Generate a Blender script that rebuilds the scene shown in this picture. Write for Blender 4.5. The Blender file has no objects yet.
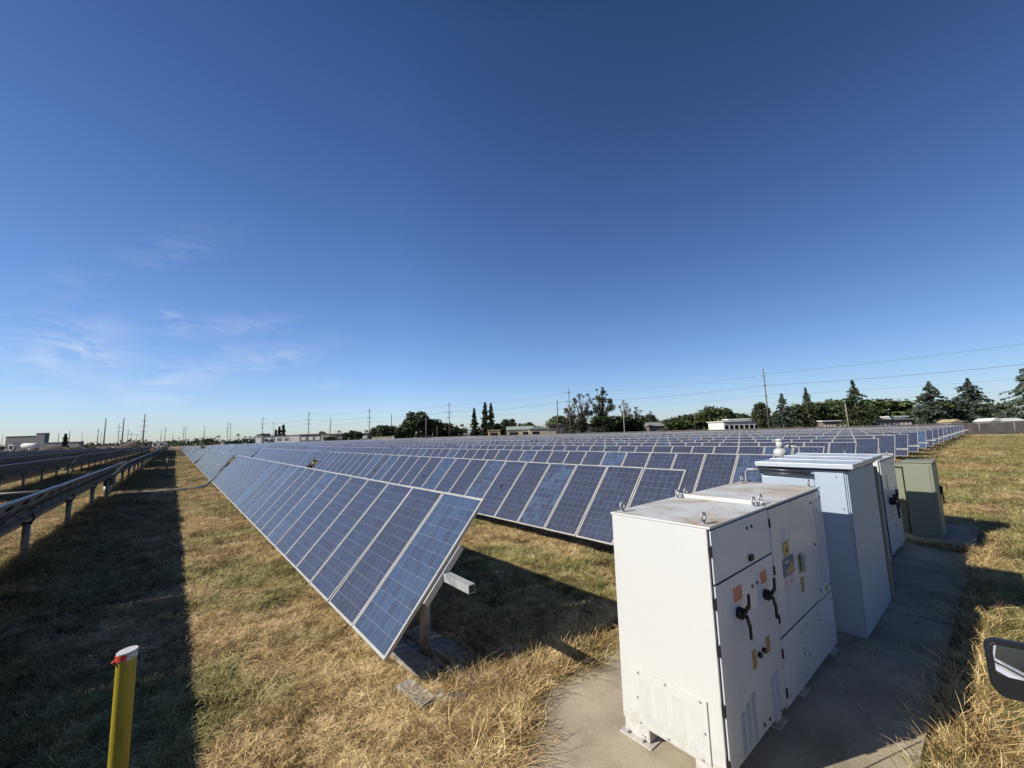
import bpy, math, random
import numpy as np
from mathutils import Vector, Matrix
random.seed(7); rng = np.random.default_rng(11)
SC = bpy.context.scene; COL = SC.collection
EYE = 2.68; FPX = 404.2
# ------------------------------------------------------------------ camera
RW = np.array([[0.77086807, 0.05448717, 0.6346602], [-0.63629009, 0.11271964, 0.76317049], [-0.02995567, -0.99213176, 0.12156162]])
cd = bpy.data.cameras.new('camera'); cam = bpy.data.objects.new('camera', cd); COL.objects.link(cam)
rt, up, bk = RW[:, 0], -RW[:, 1], -RW[:, 2]
cam.matrix_world = Matrix(((rt[0], up[0], bk[0], 0), (rt[1], up[1], bk[1], 0), (rt[2], up[2], bk[2], EYE), (0, 0, 0, 1)))
cd.sensor_width = 36; cd.lens = FPX / 1024 * 36; cd.clip_start = .05; cd.clip_end = 9000
SC.camera = cam
def hz(px): return 443.7 - (px - 175) * .0302
def at(px, depth):                      # a bearing and a distance give a place on the ground
    r = RW @ np.array([(px - 512) / FPX, (hz(px) - 384) / FPX, 1.0]); return Vector((r[0] * depth, r[1] * depth, 0))
def hgt(px, y, depth): return EYE + (hz(px) - y) * depth / FPX

# ------------------------------------------------------------------ helpers
def tag(o, label=None, cat=None, group=None, kind=None):
    if label: o['label'] = label
    if cat: o['category'] = cat
    if group: o['group'] = group
    if kind: o['kind'] = kind
    return o
def empty(name, loc=(0, 0, 0), rz=0):
    o = bpy.data.objects.new(name, None); o.empty_display_size = .2; COL.objects.link(o); o.location = loc; o.rotation_euler = (0, 0, rz); return o
def link(name, me, parent=None, loc=(0, 0, 0), rot=(0, 0, 0)):
    o = bpy.data.objects.new(name, me); COL.objects.link(o); o.location = loc; o.rotation_euler = rot
    if parent: o.parent = parent
    return o
class MB:
    def __init__(s): s.v = []; s.f = []; s.m = []; s.uv = {}; s.sm = []
    def add(s, vs, fs, m=0, smooth=False):
        b = len(s.v); s.v += [tuple(p) for p in vs]
        for f in fs: s.f.append(tuple(b + i for i in f)); s.m.append(m); s.sm.append(smooth)
        return s
    def box(s, x0, x1, y0, y1, z0, z1, m=0):
        vs = [(x, y, z) for z in (z0, z1) for y in (y0, y1) for x in (x0, x1)]
        return s.add(vs, [(0, 2, 3, 1), (4, 5, 7, 6), (0, 1, 5, 4), (2, 6, 7, 3), (0, 4, 6, 2), (1, 3, 7, 5)], m)
    def obox(s, c, ax, ay, az, m=0):    # centre and three half-axis vectors
        c, ax, ay, az = map(Vector, (c, ax, ay, az))
        vs = [c + ax * i + ay * j + az * k for k in (-1, 1) for j in (-1, 1) for i in (-1, 1)]
        return s.add(vs, [(0, 2, 3, 1), (4, 5, 7, 6), (0, 1, 5, 4), (2, 6, 7, 3), (0, 4, 6, 2), (1, 3, 7, 5)], m)
    def tube(s, pts, rad, n=8, m=0, cap=True):
        pts = [Vector(p) for p in pts]; rad = rad if isinstance(rad, (list, tuple)) else [rad] * len(pts)
        vs = []; fs = []
        for i, p in enumerate(pts):
            d = (pts[min(i + 1, len(pts) - 1)] - pts[max(i - 1, 0)]).normalized()
            a = d.orthogonal() if i == 0 else a - d * a.dot(d)
            if a.length < 1e-6: a = d.orthogonal()
            a.normalize(); b = d.cross(a)
            for k in range(n):
                t = 2 * math.pi * k / n; vs.append(p + (a * math.cos(t) + b * math.sin(t)) * rad[i])
        for i in range(len(pts) - 1):
            for k in range(n):
                k2 = (k + 1) % n; fs.append((i * n + k, i * n + k2, (i + 1) * n + k2, (i + 1) * n + k))
        s.add(vs, fs, m, True)
        if cap:
            b = len(s.v) - len(vs)
            s.f.append(tuple(b + k for k in range(n))[::-1]); s.m.append(m); s.sm.append(False)
            s.f.append(tuple(b + len(vs) - n + k for k in range(n))); s.m.append(m); s.sm.append(False)
        return s
    def quad(s, a, b, c, d, m=0, uv=None):
        s.add([a, b, c, d], [(0, 1, 2, 3)], m)
        if uv: s.uv[len(s.f) - 1] = uv
        return s
    def torus(s, c, R, r, axis='x', m=0, n=14, k=7):
        c = Vector(c); vs = []; fs = []
        for i in range(n):
            a = 2 * math.pi * i / n
            for j in range(k):
                b = 2 * math.pi * j / k; q = (R + r * math.cos(b)); u, w, t = q * math.cos(a), q * math.sin(a), r * math.sin(b)
                vs.append(c + (Vector((t, u, w)) if axis == 'x' else Vector((u, t, w)) if axis == 'y' else Vector((u, w, t))))
        for i in range(n):
            for j in range(k):
                fs.append((i * k + j, ((i + 1) % n) * k + j, ((i + 1) % n) * k + (j + 1) % k, i * k + (j + 1) % k))
        return s.add(vs, fs, m, True)
    def mesh(s, name, mats):
        me = bpy.data.meshes.new(name); me.from_pydata(s.v, [], s.f)
        for mt in (mats if isinstance(mats, (list, tuple)) else [mats]): me.materials.append(mt)
        me.polygons.foreach_set('material_index', s.m); me.polygons.foreach_set('use_smooth', s.sm)
        if s.uv:
            ul = me.uv_layers.new(name='UVMap').data
            for fi, uvs in s.uv.items():
                p = me.polygons[fi]
                for k, li in enumerate(p.loop_indices): ul[li].uv = uvs[k]
        me.update(); return me
    def build(s, name, mats, parent=None, loc=(0, 0, 0), rot=(0, 0, 0), bevel=0):
        o = link(name, s.mesh(name, mats), parent, loc, rot)
        if bevel:
            b = o.modifiers.new('bevel', 'BEVEL'); b.width = bevel; b.segments = 2; b.limit_method = 'ANGLE'; b.angle_limit = .8
        return o
def tri_mesh(name, V, F, mats, midx=None, attr=None, smooth=False):      # fast numpy mesh; F is (n,k)
    me = bpy.data.meshes.new(name); V = np.asarray(V, np.float32); F = np.asarray(F, np.int32); k = F.shape[1]
    me.vertices.add(len(V)); me.vertices.foreach_set('co', V.ravel())
    me.loops.add(F.size); me.loops.foreach_set('vertex_index', F.ravel())
    me.polygons.add(len(F)); me.polygons.foreach_set('loop_start', np.arange(0, F.size, k, dtype=np.int32))
    me.polygons.foreach_set('loop_total', np.full(len(F), k, np.int32))
    for mt in (mats if isinstance(mats, (list, tuple)) else [mats]): me.materials.append(mt)
    if midx is not None: me.polygons.foreach_set('material_index', np.asarray(midx, np.int32))
    if attr is not None:
        a = me.attributes.new('rnd', 'FLOAT', 'POINT'); a.data.foreach_set('value', np.asarray(attr, np.float32))
    me.update(calc_edges=True); me.validate(); return me

# ------------------------------------------------------------------ materials
class NT:
    def __init__(s, name):
        s.m = bpy.data.materials.new(name); s.m.use_nodes = True; s.t = s.m.node_tree; s.p = s.t.nodes['Principled BSDF']
    def n(s, typ, **kw):
        nd = s.t.nodes.new(typ)
        for k, v in kw.items():
            if hasattr(nd, k) and k not in ('inputs',): setattr(nd, k, v)
            else: nd.inputs[k].default_value = v
        return nd
    def l(s, a, b): s.t.links.new(a, b)
    def mixc(s, f, a, b, mode='MIX'):
        nd = s.t.nodes.new('ShaderNodeMix'); nd.data_type = 'RGBA'; nd.blend_type = mode
        for i, v in ((0, f), (6, a), (7, b)):
            if hasattr(v, 'is_linked') or hasattr(v, 'links'): s.l(v, nd.inputs[i])
            else: nd.inputs[i].default_value = v if i == 0 else (*v, 1)
        return nd.outputs[2]
    def math(s, op, a, b=None, c=None, clamp=False):
        nd = s.t.nodes.new('ShaderNodeMath'); nd.operation = op; nd.use_clamp = clamp
        for i, v in enumerate((a, b, c)):
            if v is None: continue
            if hasattr(v, 'links'): s.l(v, nd.inputs[i])
            else: nd.inputs[i].default_value = v
        return nd.outputs[0]
    def noise(s, vec, scale, detail=4, rough=.55, out='Fac', dist=0):
        nd = s.t.nodes.new('ShaderNodeTexNoise'); nd.inputs['Scale'].default_value = scale; nd.inputs['Detail'].default_value = detail
        nd.inputs['Roughness'].default_value = rough; nd.inputs['Distortion'].default_value = dist
        if vec is not None: s.l(vec, nd.inputs['Vector'])
        return nd.outputs[out]
    def ramp(s, f, stops):
        nd = s.t.nodes.new('ShaderNodeValToRGB'); s.l(f, nd.inputs[0]); e = nd.color_ramp.elements
        while len(e) > 1: e.remove(e[-1])
        for i, (p, c) in enumerate(stops):
            q = e[0] if i == 0 else e.new(p)
            q.position = p; q.color = (*c, 1) if len(c) == 3 else c
        return nd.outputs[0]
    def coord(s, k='Object'): return s.t.nodes.new('ShaderNodeTexCoord').outputs[k]
    def scale(s, vec, sc):
        nd = s.t.nodes.new('ShaderNodeMapping'); nd.inputs['Scale'].default_value = sc; s.l(vec, nd.inputs[0]); return nd.outputs[0]
    def bump(s, h, strength=.3, dist=.01):
        nd = s.t.nodes.new('ShaderNodeBump'); nd.inputs['Strength'].default_value = strength; nd.inputs['Distance'].default_value = dist
        s.l(h, nd.inputs['Height']); s.l(nd.outputs[0], s.p.inputs['Normal']); return nd
    def base(s, c):
        if hasattr(c, 'links'): s.l(c, s.p.inputs['Base Color'])
        else: s.p.inputs['Base Color'].default_value = (*c, 1)
    def setp(s, **kw):
        for k, v in kw.items(): s.p.inputs[k.replace('_', ' ')].default_value = v
        return s
def paint(name, col, rough=.45, var=.12, metal=0, nscale=6, coat=0, bump=0, vert=False, spec=.5):
    w = NT(name); co = w.coord()
    n1 = w.noise(w.scale(co, (1, 1, .15)) if vert else co, nscale, 5)
    dark = tuple(c * (1 - var * 1.6) for c in col); lite = tuple(min(1, c * (1 + var * .5)) for c in col)
    w.base(w.ramp(n1, [(.3, dark), (.5, col), (.72, lite)]))
    w.setp(Roughness=rough, Metallic=metal, Coat_Weight=coat, Coat_Roughness=.12, Specular_IOR_Level=spec)
    if bump: w.bump(w.noise(co, 1.7, 2), bump, .05)
    return w.m
def cabinet_paint(name, col, stain=(.30, .22, .13), top=.75, coat=.5, rough=.35, bump=.12, side=.35):
    w = NT(name); co = w.coord(); g = w.t.nodes.new('ShaderNodeNewGeometry')
    sx = w.t.nodes.new('ShaderNodeSeparateXYZ'); w.l(g.outputs['Normal'], sx.inputs[0])
    isup = w.math('GREATER_THAN', sx.outputs[2], .8)
    blot = w.ramp(w.noise(co, 1.6, 6, .65, dist=.6), [(.42, (0, 0, 0)), (.72, (1, 1, 1))])
    streak = w.ramp(w.noise(w.scale(co, (5, 5, .5)), 2.2, 5, .6), [(.60, (0, 0, 0)), (.85, (1, 1, 1))])
    fine = w.noise(co, 22, 5, .6)
    c0 = w.mixc(w.math('MULTIPLY', fine, .25), col, tuple(c * .8 for c in col))
    m1 = w.math('MULTIPLY', w.math('MULTIPLY', blot, isup), top)
    m2 = w.math('MULTIPLY', w.math('MULTIPLY', streak, w.math('SUBTRACT', 1, isup)), side)
    so_ = w.t.nodes.new('ShaderNodeSeparateXYZ'); w.l(co, so_.inputs[0])
    lo = w.math('SUBTRACT', 1, w.math('DIVIDE', w.math('SUBTRACT', so_.outputs[2], .12), .30), clamp=True)
    mud = w.math('MULTIPLY', w.math('MULTIPLY', lo, w.ramp(w.noise(co, 14, 6, .7), [(.42, (0, 0, 0)), (.66, (1, 1, 1))])), .45)
    c0 = w.mixc(mud, c0, (.28, .21, .12))
    c1 = w.mixc(m1, c0, stain); c2 = w.mixc(m2, c1, tuple(a * .5 + b * .5 for a, b in zip(col, stain)))
    w.base(c2)
    rr = w.math('ADD', rough, w.math('MULTIPLY', m1, .4)); w.l(rr, w.p.inputs['Roughness'])
    w.setp(Coat_Weight=coat, Coat_Roughness=.08)
    w.bump(w.noise(co, 1.9, 1, .4), bump, .05)
    return w.m
M = {}
M['white_door'] = cabinet_paint('white_door', (.50, .53, .58), coat=.4, bump=.9, side=.15)
M['white_cab'] = cabinet_paint('white_cab', (.52, .53, .515), coat=.1, rough=.5, top=1.2, side=.45)
M['blue_cab'] = cabinet_paint('blue_cab', (.33, .39, .465), stain=(.22, .22, .22), top=.15, coat=.03, side=.2, rough=.5)
M['blue_roof'] = cabinet_paint('blue_roof', (.39, .43, .48), stain=(.25, .25, .24), top=.3, coat=.3, side=.1)
M['green_cab'] = cabinet_paint('green_cab', (.185, .20, .145), stain=(.16, .15, .10), top=.3, coat=.05, rough=.55, side=.2, bump=.1)
M['gasket'] = paint('gasket', (.02, .02, .02), .7)
M['black'] = paint('black', (.012, .012, .014), .45, spec=.3)
M['rubber'] = paint('rubber', (.02, .02, .02), .8)
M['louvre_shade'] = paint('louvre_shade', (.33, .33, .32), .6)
M['print'] = paint('print', (.55, .36, .30), .6)
M['red'] = paint('red', (.55, .05, .03), .5)
M['orange_red'] = paint('orange_red', (.55, .16, .10), .5, .2, nscale=60)
M['tan'] = paint('tan', (.35, .27, .14), .5, .3, nscale=60)
M['label_white'] = paint('label_white', (.62, .58, .60), .5, .15, nscale=80)
M['label_pink'] = paint('label_pink', (.55, .42, .45), .5, .2, nscale=60)
M['label_yellow'] = paint('label_yellow', (.55, .45, .10), .5, .1)
M['label_blue'] = paint('label_blue', (.08, .11, .20), .5, .1)
M['galv'] = paint('galv', (.33, .34, .34), .5, .18, metal=.3, nscale=25)
M['tube'] = paint('tube', (.32, .33, .33), .6, .3, metal=.1, nscale=9)
M['steel'] = paint('steel', (.26, .25, .23), .55, .25, metal=.3, nscale=14)
M['alu'] = paint('alu', (.38, .37, .35), .42, .12, metal=.25, nscale=3)
M['alu_dark'] = paint('alu_dark', (.22, .22, .22), .5, .1, metal=.3)
M['cable'] = paint('cable', (.015, .015, .015), .6)
M['conduit'] = paint('conduit', (.42, .43, .44), .4, .1)
M['pipe_dark'] = paint('pipe_dark', (.06, .065, .07), .35, .2, metal=.4)
M['yellow'] = paint('yellow', (.30, .235, .022), .42, .22, nscale=22, vert=True)
M['capwhite'] = paint('capwhite', (.45, .45, .46), .5, .4, nscale=60)
M['wood'] = paint('wood', (.13, .105, .085), .85, .3, nscale=2)
M['woodlite'] = paint('woodlite', (.30, .26, .21), .85, .25, nscale=2)
M['polesteel'] = paint('polesteel', (.20, .21, .22), .6, .15)
M['insul'] = paint('insul', (.25, .25, .27), .4)
M['wire'] = paint('wire', (.05, .05, .055), .5)
M['beige_wall'] = paint('beige_wall', (.50, .43, .31), .8, .1, nscale=.5)
M['tan_wall'] = paint('tan_wall', (.48, .36, .20), .8, .1, nscale=.5)
M['white_wall'] = paint('white_wall', (.62, .61, .57), .8, .08, nscale=.5)
M['grey_wall'] = paint('grey_wall', (.15, .15, .155), .8, .12, nscale=.5)
M['brick_wall'] = paint('brick_wall', (.20, .13, .105), .85, .2, nscale=1)
M['dark_wall'] = paint('dark_wall', (.10, .09, .085), .8, .2, nscale=.6)
M['roof_green'] = paint('roof_green', (.27, .31, .28), .6, .1, nscale=.6)
M['roof_grey'] = paint('roof_grey', (.20, .20, .20), .8, .15, nscale=.6)
M['roof_white'] = paint('roof_white', (.58, .60, .57), .6, .1, nscale=.6)
M['roof_tan'] = paint('roof_tan', (.38, .29, .17), .8, .12, nscale=.6)
M['glass_dark'] = paint('glass_dark', (.012, .013, .015), .1, .1, spec=.2)
M['trunk'] = paint('trunk', (.11, .085, .06), .9, .3, nscale=2)
M['truck_white'] = paint('truck_white', (.70, .70, .70), .25, .02, coat=1)
M['chrome'] = paint('chrome', (.7, .7, .7), .12, .02, metal=1)
w = NT('mirror_glass'); w.base((.85, .87, .88)); w.setp(Metallic=1, Roughness=.015); M['mirror'] = w.m

def leaf_mat(name, a, b, c, sc=.5):
    w = NT(name); oi = w.t.nodes.new('ShaderNodeObjectInfo'); at_ = w.t.nodes.new('ShaderNodeAttribute'); at_.attribute_name = 'rnd'
    n1 = w.noise(w.coord(), sc, 3)
    f = w.math('ADD', w.math('MULTIPLY', n1, .7), w.math('MULTIPLY', at_.outputs['Fac'], .35))
    col = w.ramp(f, [(.3, a), (.5, b), (.72, c)])
    hs = w.t.nodes.new('ShaderNodeHueSaturation'); w.l(col, hs.inputs['Color'])
    w.l(w.math('ADD', .75, w.math('MULTIPLY', oi.outputs['Random'], .5)), hs.inputs['Value'])
    w.base(hs.outputs[0]); w.setp(Roughness=.6, Specular_IOR_Level=.3); return w.m
M['leaf_dark'] = leaf_mat('leaf_dark', (.018, .028, .010), (.035, .052, .018), (.065, .085, .030))
M['leaf_mid'] = leaf_mat('leaf_mid', (.030, .045, .014), (.060, .085, .025), (.11, .13, .045))
M['leaf_pale'] = leaf_mat('leaf_pale', (.06, .065, .035), (.11, .115, .065), (.17, .17, .10))
M['leaf_blue'] = leaf_mat('leaf_blue', (.022, .034, .024), (.050, .070, .048), (.095, .12, .085))
M['leaf_euc'] = leaf_mat('leaf_euc', (.03, .035, .02), (.06, .062, .038), (.12, .11, .07))
def straw_mat(name, stops, transl=.25):
    w = NT(name); a = w.t.nodes.new('ShaderNodeAttribute'); a.attribute_name = 'rnd'; oi = w.t.nodes.new('ShaderNodeObjectInfo')
    g = w.t.nodes.new('ShaderNodeNewGeometry')
    f = w.math('ADD', w.math('MULTIPLY', a.outputs['Fac'], .6), w.math('MULTIPLY', oi.outputs['Random'], .18))
    nb = w.math('ADD', w.math('MULTIPLY', w.noise(g.outputs['Position'], 4.2, 4, .75, dist=.8), .75), w.math('MULTIPLY', w.noise(g.outputs['Position'], .8, 3, .6), .35))
    f = w.math('ADD', w.math('MULTIPLY', f, .62), w.math('SUBTRACT', w.math('MULTIPLY', nb, 1.45), .50))
    w.base(w.ramp(f, stops)); w.setp(Roughness=.65, Specular_IOR_Level=.25); return w.m
M['straw'] = straw_mat('straw', [(.26, (.04, .024, .009)), (.42, (.22, .14, .055)), (.60, (.60, .43, .19)), (.84, (.88, .71, .40))])
M['straw_green'] = straw_mat('straw_green', [(.26, (.035, .032, .010)), (.43, (.15, .14, .045)), (.62, (.42, .375, .14)), (.88, (.76, .62, .32))])
M['blade_green'] = straw_mat('blade_green', [(.25, (.04, .06, .012)), (.6, (.09, .13, .028)), (.95, (.19, .21, .06))])

# solar cells: u runs 6 cells per module, v 12 cells
def cell_mat(name, frame_seams=True, base=(.006, .011, .034), hi=(.013, .025, .072)):
    w = NT(name); uv = w.coord('UV'); s = w.t.nodes.new('ShaderNodeSeparateXYZ'); w.l(uv, s.inputs[0]); u, v = s.outputs[0], s.outputs[1]
    oi = w.t.nodes.new('ShaderNodeObjectInfo')
    def line(x, per, wd):
        fr = w.math('FRACT', w.math('MULTIPLY', x, per)); d = w.math('ABSOLUTE', w.math('SUBTRACT', fr, .5)); return w.math('GREATER_THAN', d, .5 - wd * per)
    lines_v = line(v, 1, .016); lines_u = line(u, 1, .016)
    bus = line(w.math('ADD', u, .17), 3, .022)
    fl = w.t.nodes.new('ShaderNodeVectorMath'); fl.operation = 'FLOOR'; w.l(uv, fl.inputs[0])
    off = w.t.nodes.new('ShaderNodeVectorMath'); off.operation = 'ADD'; w.l(fl.outputs[0], off.inputs[0])
    cx = w.t.nodes.new('ShaderNodeCombineXYZ'); w.l(w.math('MULTIPLY', oi.outputs['Random'], 97), cx.inputs[2]); w.l(cx.outputs[0], off.inputs[1])
    wn = w.t.nodes.new('ShaderNodeTexWhiteNoise'); w.l(off.outputs[0], wn.inputs['Vector'])
    # per-module tone
    mc = w.t.nodes.new('ShaderNodeCombineXYZ'); w.l(w.math('FLOOR', w.math('DIVIDE', u, 6)), mc.inputs[0]); w.l(w.math('MULTIPLY', oi.outputs['Random'], 53), mc.inputs[1])
    wm = w.t.nodes.new('ShaderNodeTexWhiteNoise'); w.l(mc.outputs[0], wm.inputs['Vector'])
    cry = w.t.nodes.new('ShaderNodeTexVoronoi'); cry.inputs['Scale'].default_value = 7; w.l(uv, cry.inputs['Vector'])
    cs = w.t.nodes.new('ShaderNodeSeparateColor'); w.l(cry.outputs['Color'], cs.inputs[0])
    rare = w.math('MULTIPLY', w.math('GREATER_THAN', wm.outputs['Value'], .90), .22)
    f = w.math('ADD', w.math('MULTIPLY', wn.outputs['Value'], .45), w.math('MULTIPLY', cs.outputs[0], .25))
    f = w.math('ADD', f, w.math('MULTIPLY', wm.outputs['Value'], .2)); f = w.math('ADD', f, rare)
    col = w.ramp(f, [(.1, base), (.7, hi), (1, (.030, .065, .13))])
    col = w.mixc(w.math('MULTIPLY', bus, .5), col, (.13, .175, .23))
    col = w.mixc(w.math('MULTIPLY', w.math('MAXIMUM', lines_v, lines_u), .5), col, (.22, .24, .29))
    dust = w.noise(w.coord(), 1.3, 6, .7)
    col = w.mixc(w.math('MULTIPLY', dust, .10), col, (.22, .20, .17))
    w.base(col); w.setp(Roughness=.5, Coat_Weight=.40, Coat_Roughness=.10, Coat_IOR=1.33, Specular_IOR_Level=.2); return w.m
M['cells'] = cell_mat('cells')
M['cells_bright'] = cell_mat('cells_bright', base=(.008, .022, .062), hi=(.022, .058, .135))
M['cells_plain'] = cell_mat('cells_plain', base=(.012, .016, .03), hi=(.018, .024, .045))
w = NT('backsheet'); co = w.coord(); w.base(w.ramp(w.noise(w.scale(co, (3, 3, 3)), 2, 4), [(.3, (.20, .175, .15)), (.7, (.34, .31, .27))])); w.setp(Roughness=.6); M['back'] = w.m

# ground
w = NT('ground'); g = w.t.nodes.new('ShaderNodeNewGeometry').outputs['Position']
n_big = w.noise(g, .045, 5, .6); n_mid = w.noise(g, .5, 6, .65, dist=.5); n_f = w.noise(g, 9, 8, .75); n_s = w.noise(g, 26, 6, .75, dist=1.2)
f = w.math('ADD', w.math('MULTIPLY', n_f, .55), w.math('MULTIPLY', n_s, .45))
straw = w.ramp(f, [(.40, (.016, .011, .006)), (.49, (.07, .048, .022)), (.58, (.26, .185, .085)), (.69, (.56, .43, .22))])
green = w.ramp(f, [(.38, (.018, .018, .007)), (.49, (.10, .10, .03)), (.68, (.42, .40, .15))])
sx = w.t.nodes.new('ShaderNodeSeparateXYZ'); w.l(g, sx.inputs[0])
right = w.t.nodes.new('ShaderNodeMapRange'); right.inputs[1].default_value = 3; right.inputs[2].default_value = 0; w.l(sx.outputs[1], right.inputs[0])
gm = w.math('ADD', w.ramp(n_mid, [(.45, (0, 0, 0)), (.68, (.75, .75, .75))]), w.math('MULTIPLY', right.outputs[0], .28), clamp=True)
col = w.mixc(gm, straw, green)
# wheel tracks running past the cabinets on the right
def band(c, wd):
    return w.math('MULTIPLY', w.math('SUBTRACT', 1, w.math('DIVIDE', w.math('ABSOLUTE', w.math('SUBTRACT', w.math('ADD', sx.outputs[1], w.math('MULTIPLY', w.math('SUBTRACT', n_big, .5), .8)), c)), wd), clamp=True), w.math('GREATER_THAN', sx.outputs[0], 6))
trk = w.math('MAXIMUM', band(-.35, .55), band(-2.4, .5))
col = w.mixc(w.math('MULTIPLY', trk, .6), col, (.13, .14, .055))
far = w.t.nodes.new('ShaderNodeMapRange'); far.inputs[1].default_value = 226; far.inputs[2].default_value = 236; w.l(sx.outputs[1], far.inputs[0])
col = w.mixc(far.outputs[0], col, w.ramp(n_mid, [(.35, (.14, .105, .075)), (.65, (.26, .20, .14))]))
w.base(col); w.setp(Roughness=.95, Specular_IOR_Level=.1); w.bump(w.math('ADD', w.math('ADD', n_f, n_s), w.noise(g, 3.2, 4, .6)), 1.0, .12); M['ground'] = w.m
w = NT('dirt'); g = w.t.nodes.new('ShaderNodeNewGeometry').outputs['Position']
w.base(w.ramp(w.noise(g, .8, 6), [(.3, (.36, .28, .2)), (.7, (.52, .42, .32))])); w.setp(Roughness=.95); M['dirt'] = w.m
w = NT('bank'); g = w.t.nodes.new('ShaderNodeNewGeometry').outputs['Position']
w.base(w.ramp(w.noise(g, .25, 7, .7), [(.3, (.03, .026, .018)), (.5, (.075, .055, .04)), (.7, (.15, .11, .08))])); w.setp(Roughness=.95); M['bank'] = w.m
w = NT('concrete'); g = w.t.nodes.new('ShaderNodeNewGeometry').outputs['Position']
a_ = w.ramp(w.noise(g, 1.1, 7, .65), [(.3, (.20, .165, .115)), (.5, (.36, .305, .215)), (.72, (.45, .39, .285))])
sp = w.ramp(w.noise(g, 90, 4, .7), [(.35, (.6, .6, .6)), (.6, (1, 1, 1))])
w.base(w.mixc(.6, a_, sp, 'MULTIPLY')); w.setp(Roughness=.9); w.bump(w.noise(g, 60, 5, .7), .25, .004); M['concrete'] = w.m
w = NT('block'); g = w.coord()
w.base(w.ramp(w.noise(g, 5, 6, .7), [(.3, (.12, .115, .105)), (.5, (.27, .26, .24)), (.75, (.42, .41, .39))])); w.setp(Roughness=.9); w.bump(w.noise(g, 30, 5, .7), .4, .01); M['block'] = w.m
w = NT('fence_mesh'); g = w.coord()
w.base(w.ramp(w.noise(w.scale(g, (1, 1, .4)), 1.2, 6, .7), [(.3, (.03, .026, .024)), (.7, (.075, .066, .062))])); w.setp(Roughness=.9); M['fence_mesh'] = w.m

# ------------------------------------------------------------------ light
SUN = Vector((-1.28, .57, 1)).normalized()
el = math.asin(SUN.z); az = math.atan2(SUN.x, SUN.y)
W_ = bpy.data.worlds.new('World'); SC.world = W_; W_.use_nodes = True; t = W_.node_tree
bg = t.nodes['Background']; sky = t.nodes.new('ShaderNodeTexSky'); sky.sky_type = 'NISHITA'; sky.sun_disc = False
sky.sun_elevation = el; sky.sun_rotation = az; sky.altitude = 0; sky.air_density = 1.0; sky.dust_density = .35; sky.ozone_density = 2.5
# thin cirrus streaks, low in the west
wn = NT.__new__(NT); wn.t = t
tc = t.nodes.new('ShaderNodeTexCoord').outputs['Generated']; sp_ = t.nodes.new('ShaderNodeSeparateXYZ'); t.links.new(tc, sp_.inputs[0])
azn = wn.math('ARCTAN2', sp_.outputs[0], sp_.outputs[1]); eln = wn.math('ARCSINE', sp_.outputs[2])
nz = wn.noise(wn.scale(tc, (5, 5, 16)), 2.2, 8, .62, dist=1.1); nz = wn.ramp(nz, [(.40, (0, 0, 0)), (.75, (1, 1, 1))])
tot = None
def px2sky(px, py):
    r = RW @ np.array([(px - 512) / FPX, (py - 384) / FPX, 1.0]); r /= np.linalg.norm(r); return math.atan2(r[0], r[1]), math.asin(r[2])
for (x0, y0, x1, y1, wd, amp) in [(115, 262, 232, 233, .03, .3), (25, 335, 135, 350, .05, .9), (150, 378, 320, 348, .03, .8), (162, 332, 290, 322, .022, .65), (120, 398, 190, 388, .03, .8), (0, 400, 60, 330, .10, .45), (40, 285, 100, 290, .05, .15), (300, 384, 345, 385, .015, .4), (164, 326, 178, 312, .018, .9)]:
    a0, e0 = px2sky(x0, y0); a1, e1 = px2sky(x1, y1); L = math.hypot(a1 - a0, e1 - e0) / 2; th = math.atan2(e1 - e0, a1 - a0)
    da = wn.math('SUBTRACT', azn, (a0 + a1) / 2); de = wn.math('SUBTRACT', eln, (e0 + e1) / 2)
    p = wn.math('ADD', wn.math('MULTIPLY', da, math.cos(th) / L), wn.math('MULTIPLY', de, math.sin(th) / L))
    q = wn.math('ADD', wn.math('MULTIPLY', da, -math.sin(th) / wd), wn.math('MULTIPLY', de, math.cos(th) / wd))
    e = wn.math('EXPONENT', wn.math('MULTIPLY', wn.math('ADD', wn.math('MULTIPLY', p, p), wn.math('MULTIPLY', q, q)), -1)); e = wn.math('MULTIPLY', e, amp)
    tot = e if tot is None else wn.math('ADD', tot, e)
cl = wn.math('MULTIPLY', wn.math('MULTIPLY', tot, nz), .46, clamp=True)
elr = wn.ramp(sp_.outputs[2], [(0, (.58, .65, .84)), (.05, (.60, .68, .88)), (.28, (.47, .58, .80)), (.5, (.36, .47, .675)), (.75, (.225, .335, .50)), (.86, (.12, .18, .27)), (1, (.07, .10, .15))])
deep = wn.mixc(1.0, sky.outputs[0], elr, 'MULTIPLY')      # pale blue low down, deep blue above; unseen zenith dimmed extra to deepen shadows
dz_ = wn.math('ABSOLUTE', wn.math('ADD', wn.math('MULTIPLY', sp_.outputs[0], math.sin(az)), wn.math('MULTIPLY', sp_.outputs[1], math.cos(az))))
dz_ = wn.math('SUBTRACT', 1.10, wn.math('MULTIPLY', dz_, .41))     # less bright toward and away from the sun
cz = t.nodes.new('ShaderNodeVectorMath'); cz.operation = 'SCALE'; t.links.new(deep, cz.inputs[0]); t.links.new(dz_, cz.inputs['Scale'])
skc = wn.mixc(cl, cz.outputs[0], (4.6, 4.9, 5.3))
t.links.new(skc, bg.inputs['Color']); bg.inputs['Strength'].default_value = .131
sl = bpy.data.lights.new('sun', 'SUN'); sl.energy = 5.0; sl.angle = math.radians(.53); sl.color = (1, .935, .83)
so = bpy.data.objects.new('sun', sl); COL.objects.link(so); so.rotation_euler = SUN.to_track_quat('Z', 'Y').to_euler(); so.location = (0, 0, 30)
SC.view_settings.view_transform = 'Standard'; SC.view_settings.look = 'None'; SC.view_settings.gamma = 1; SC.view_settings.exposure = .42
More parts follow.
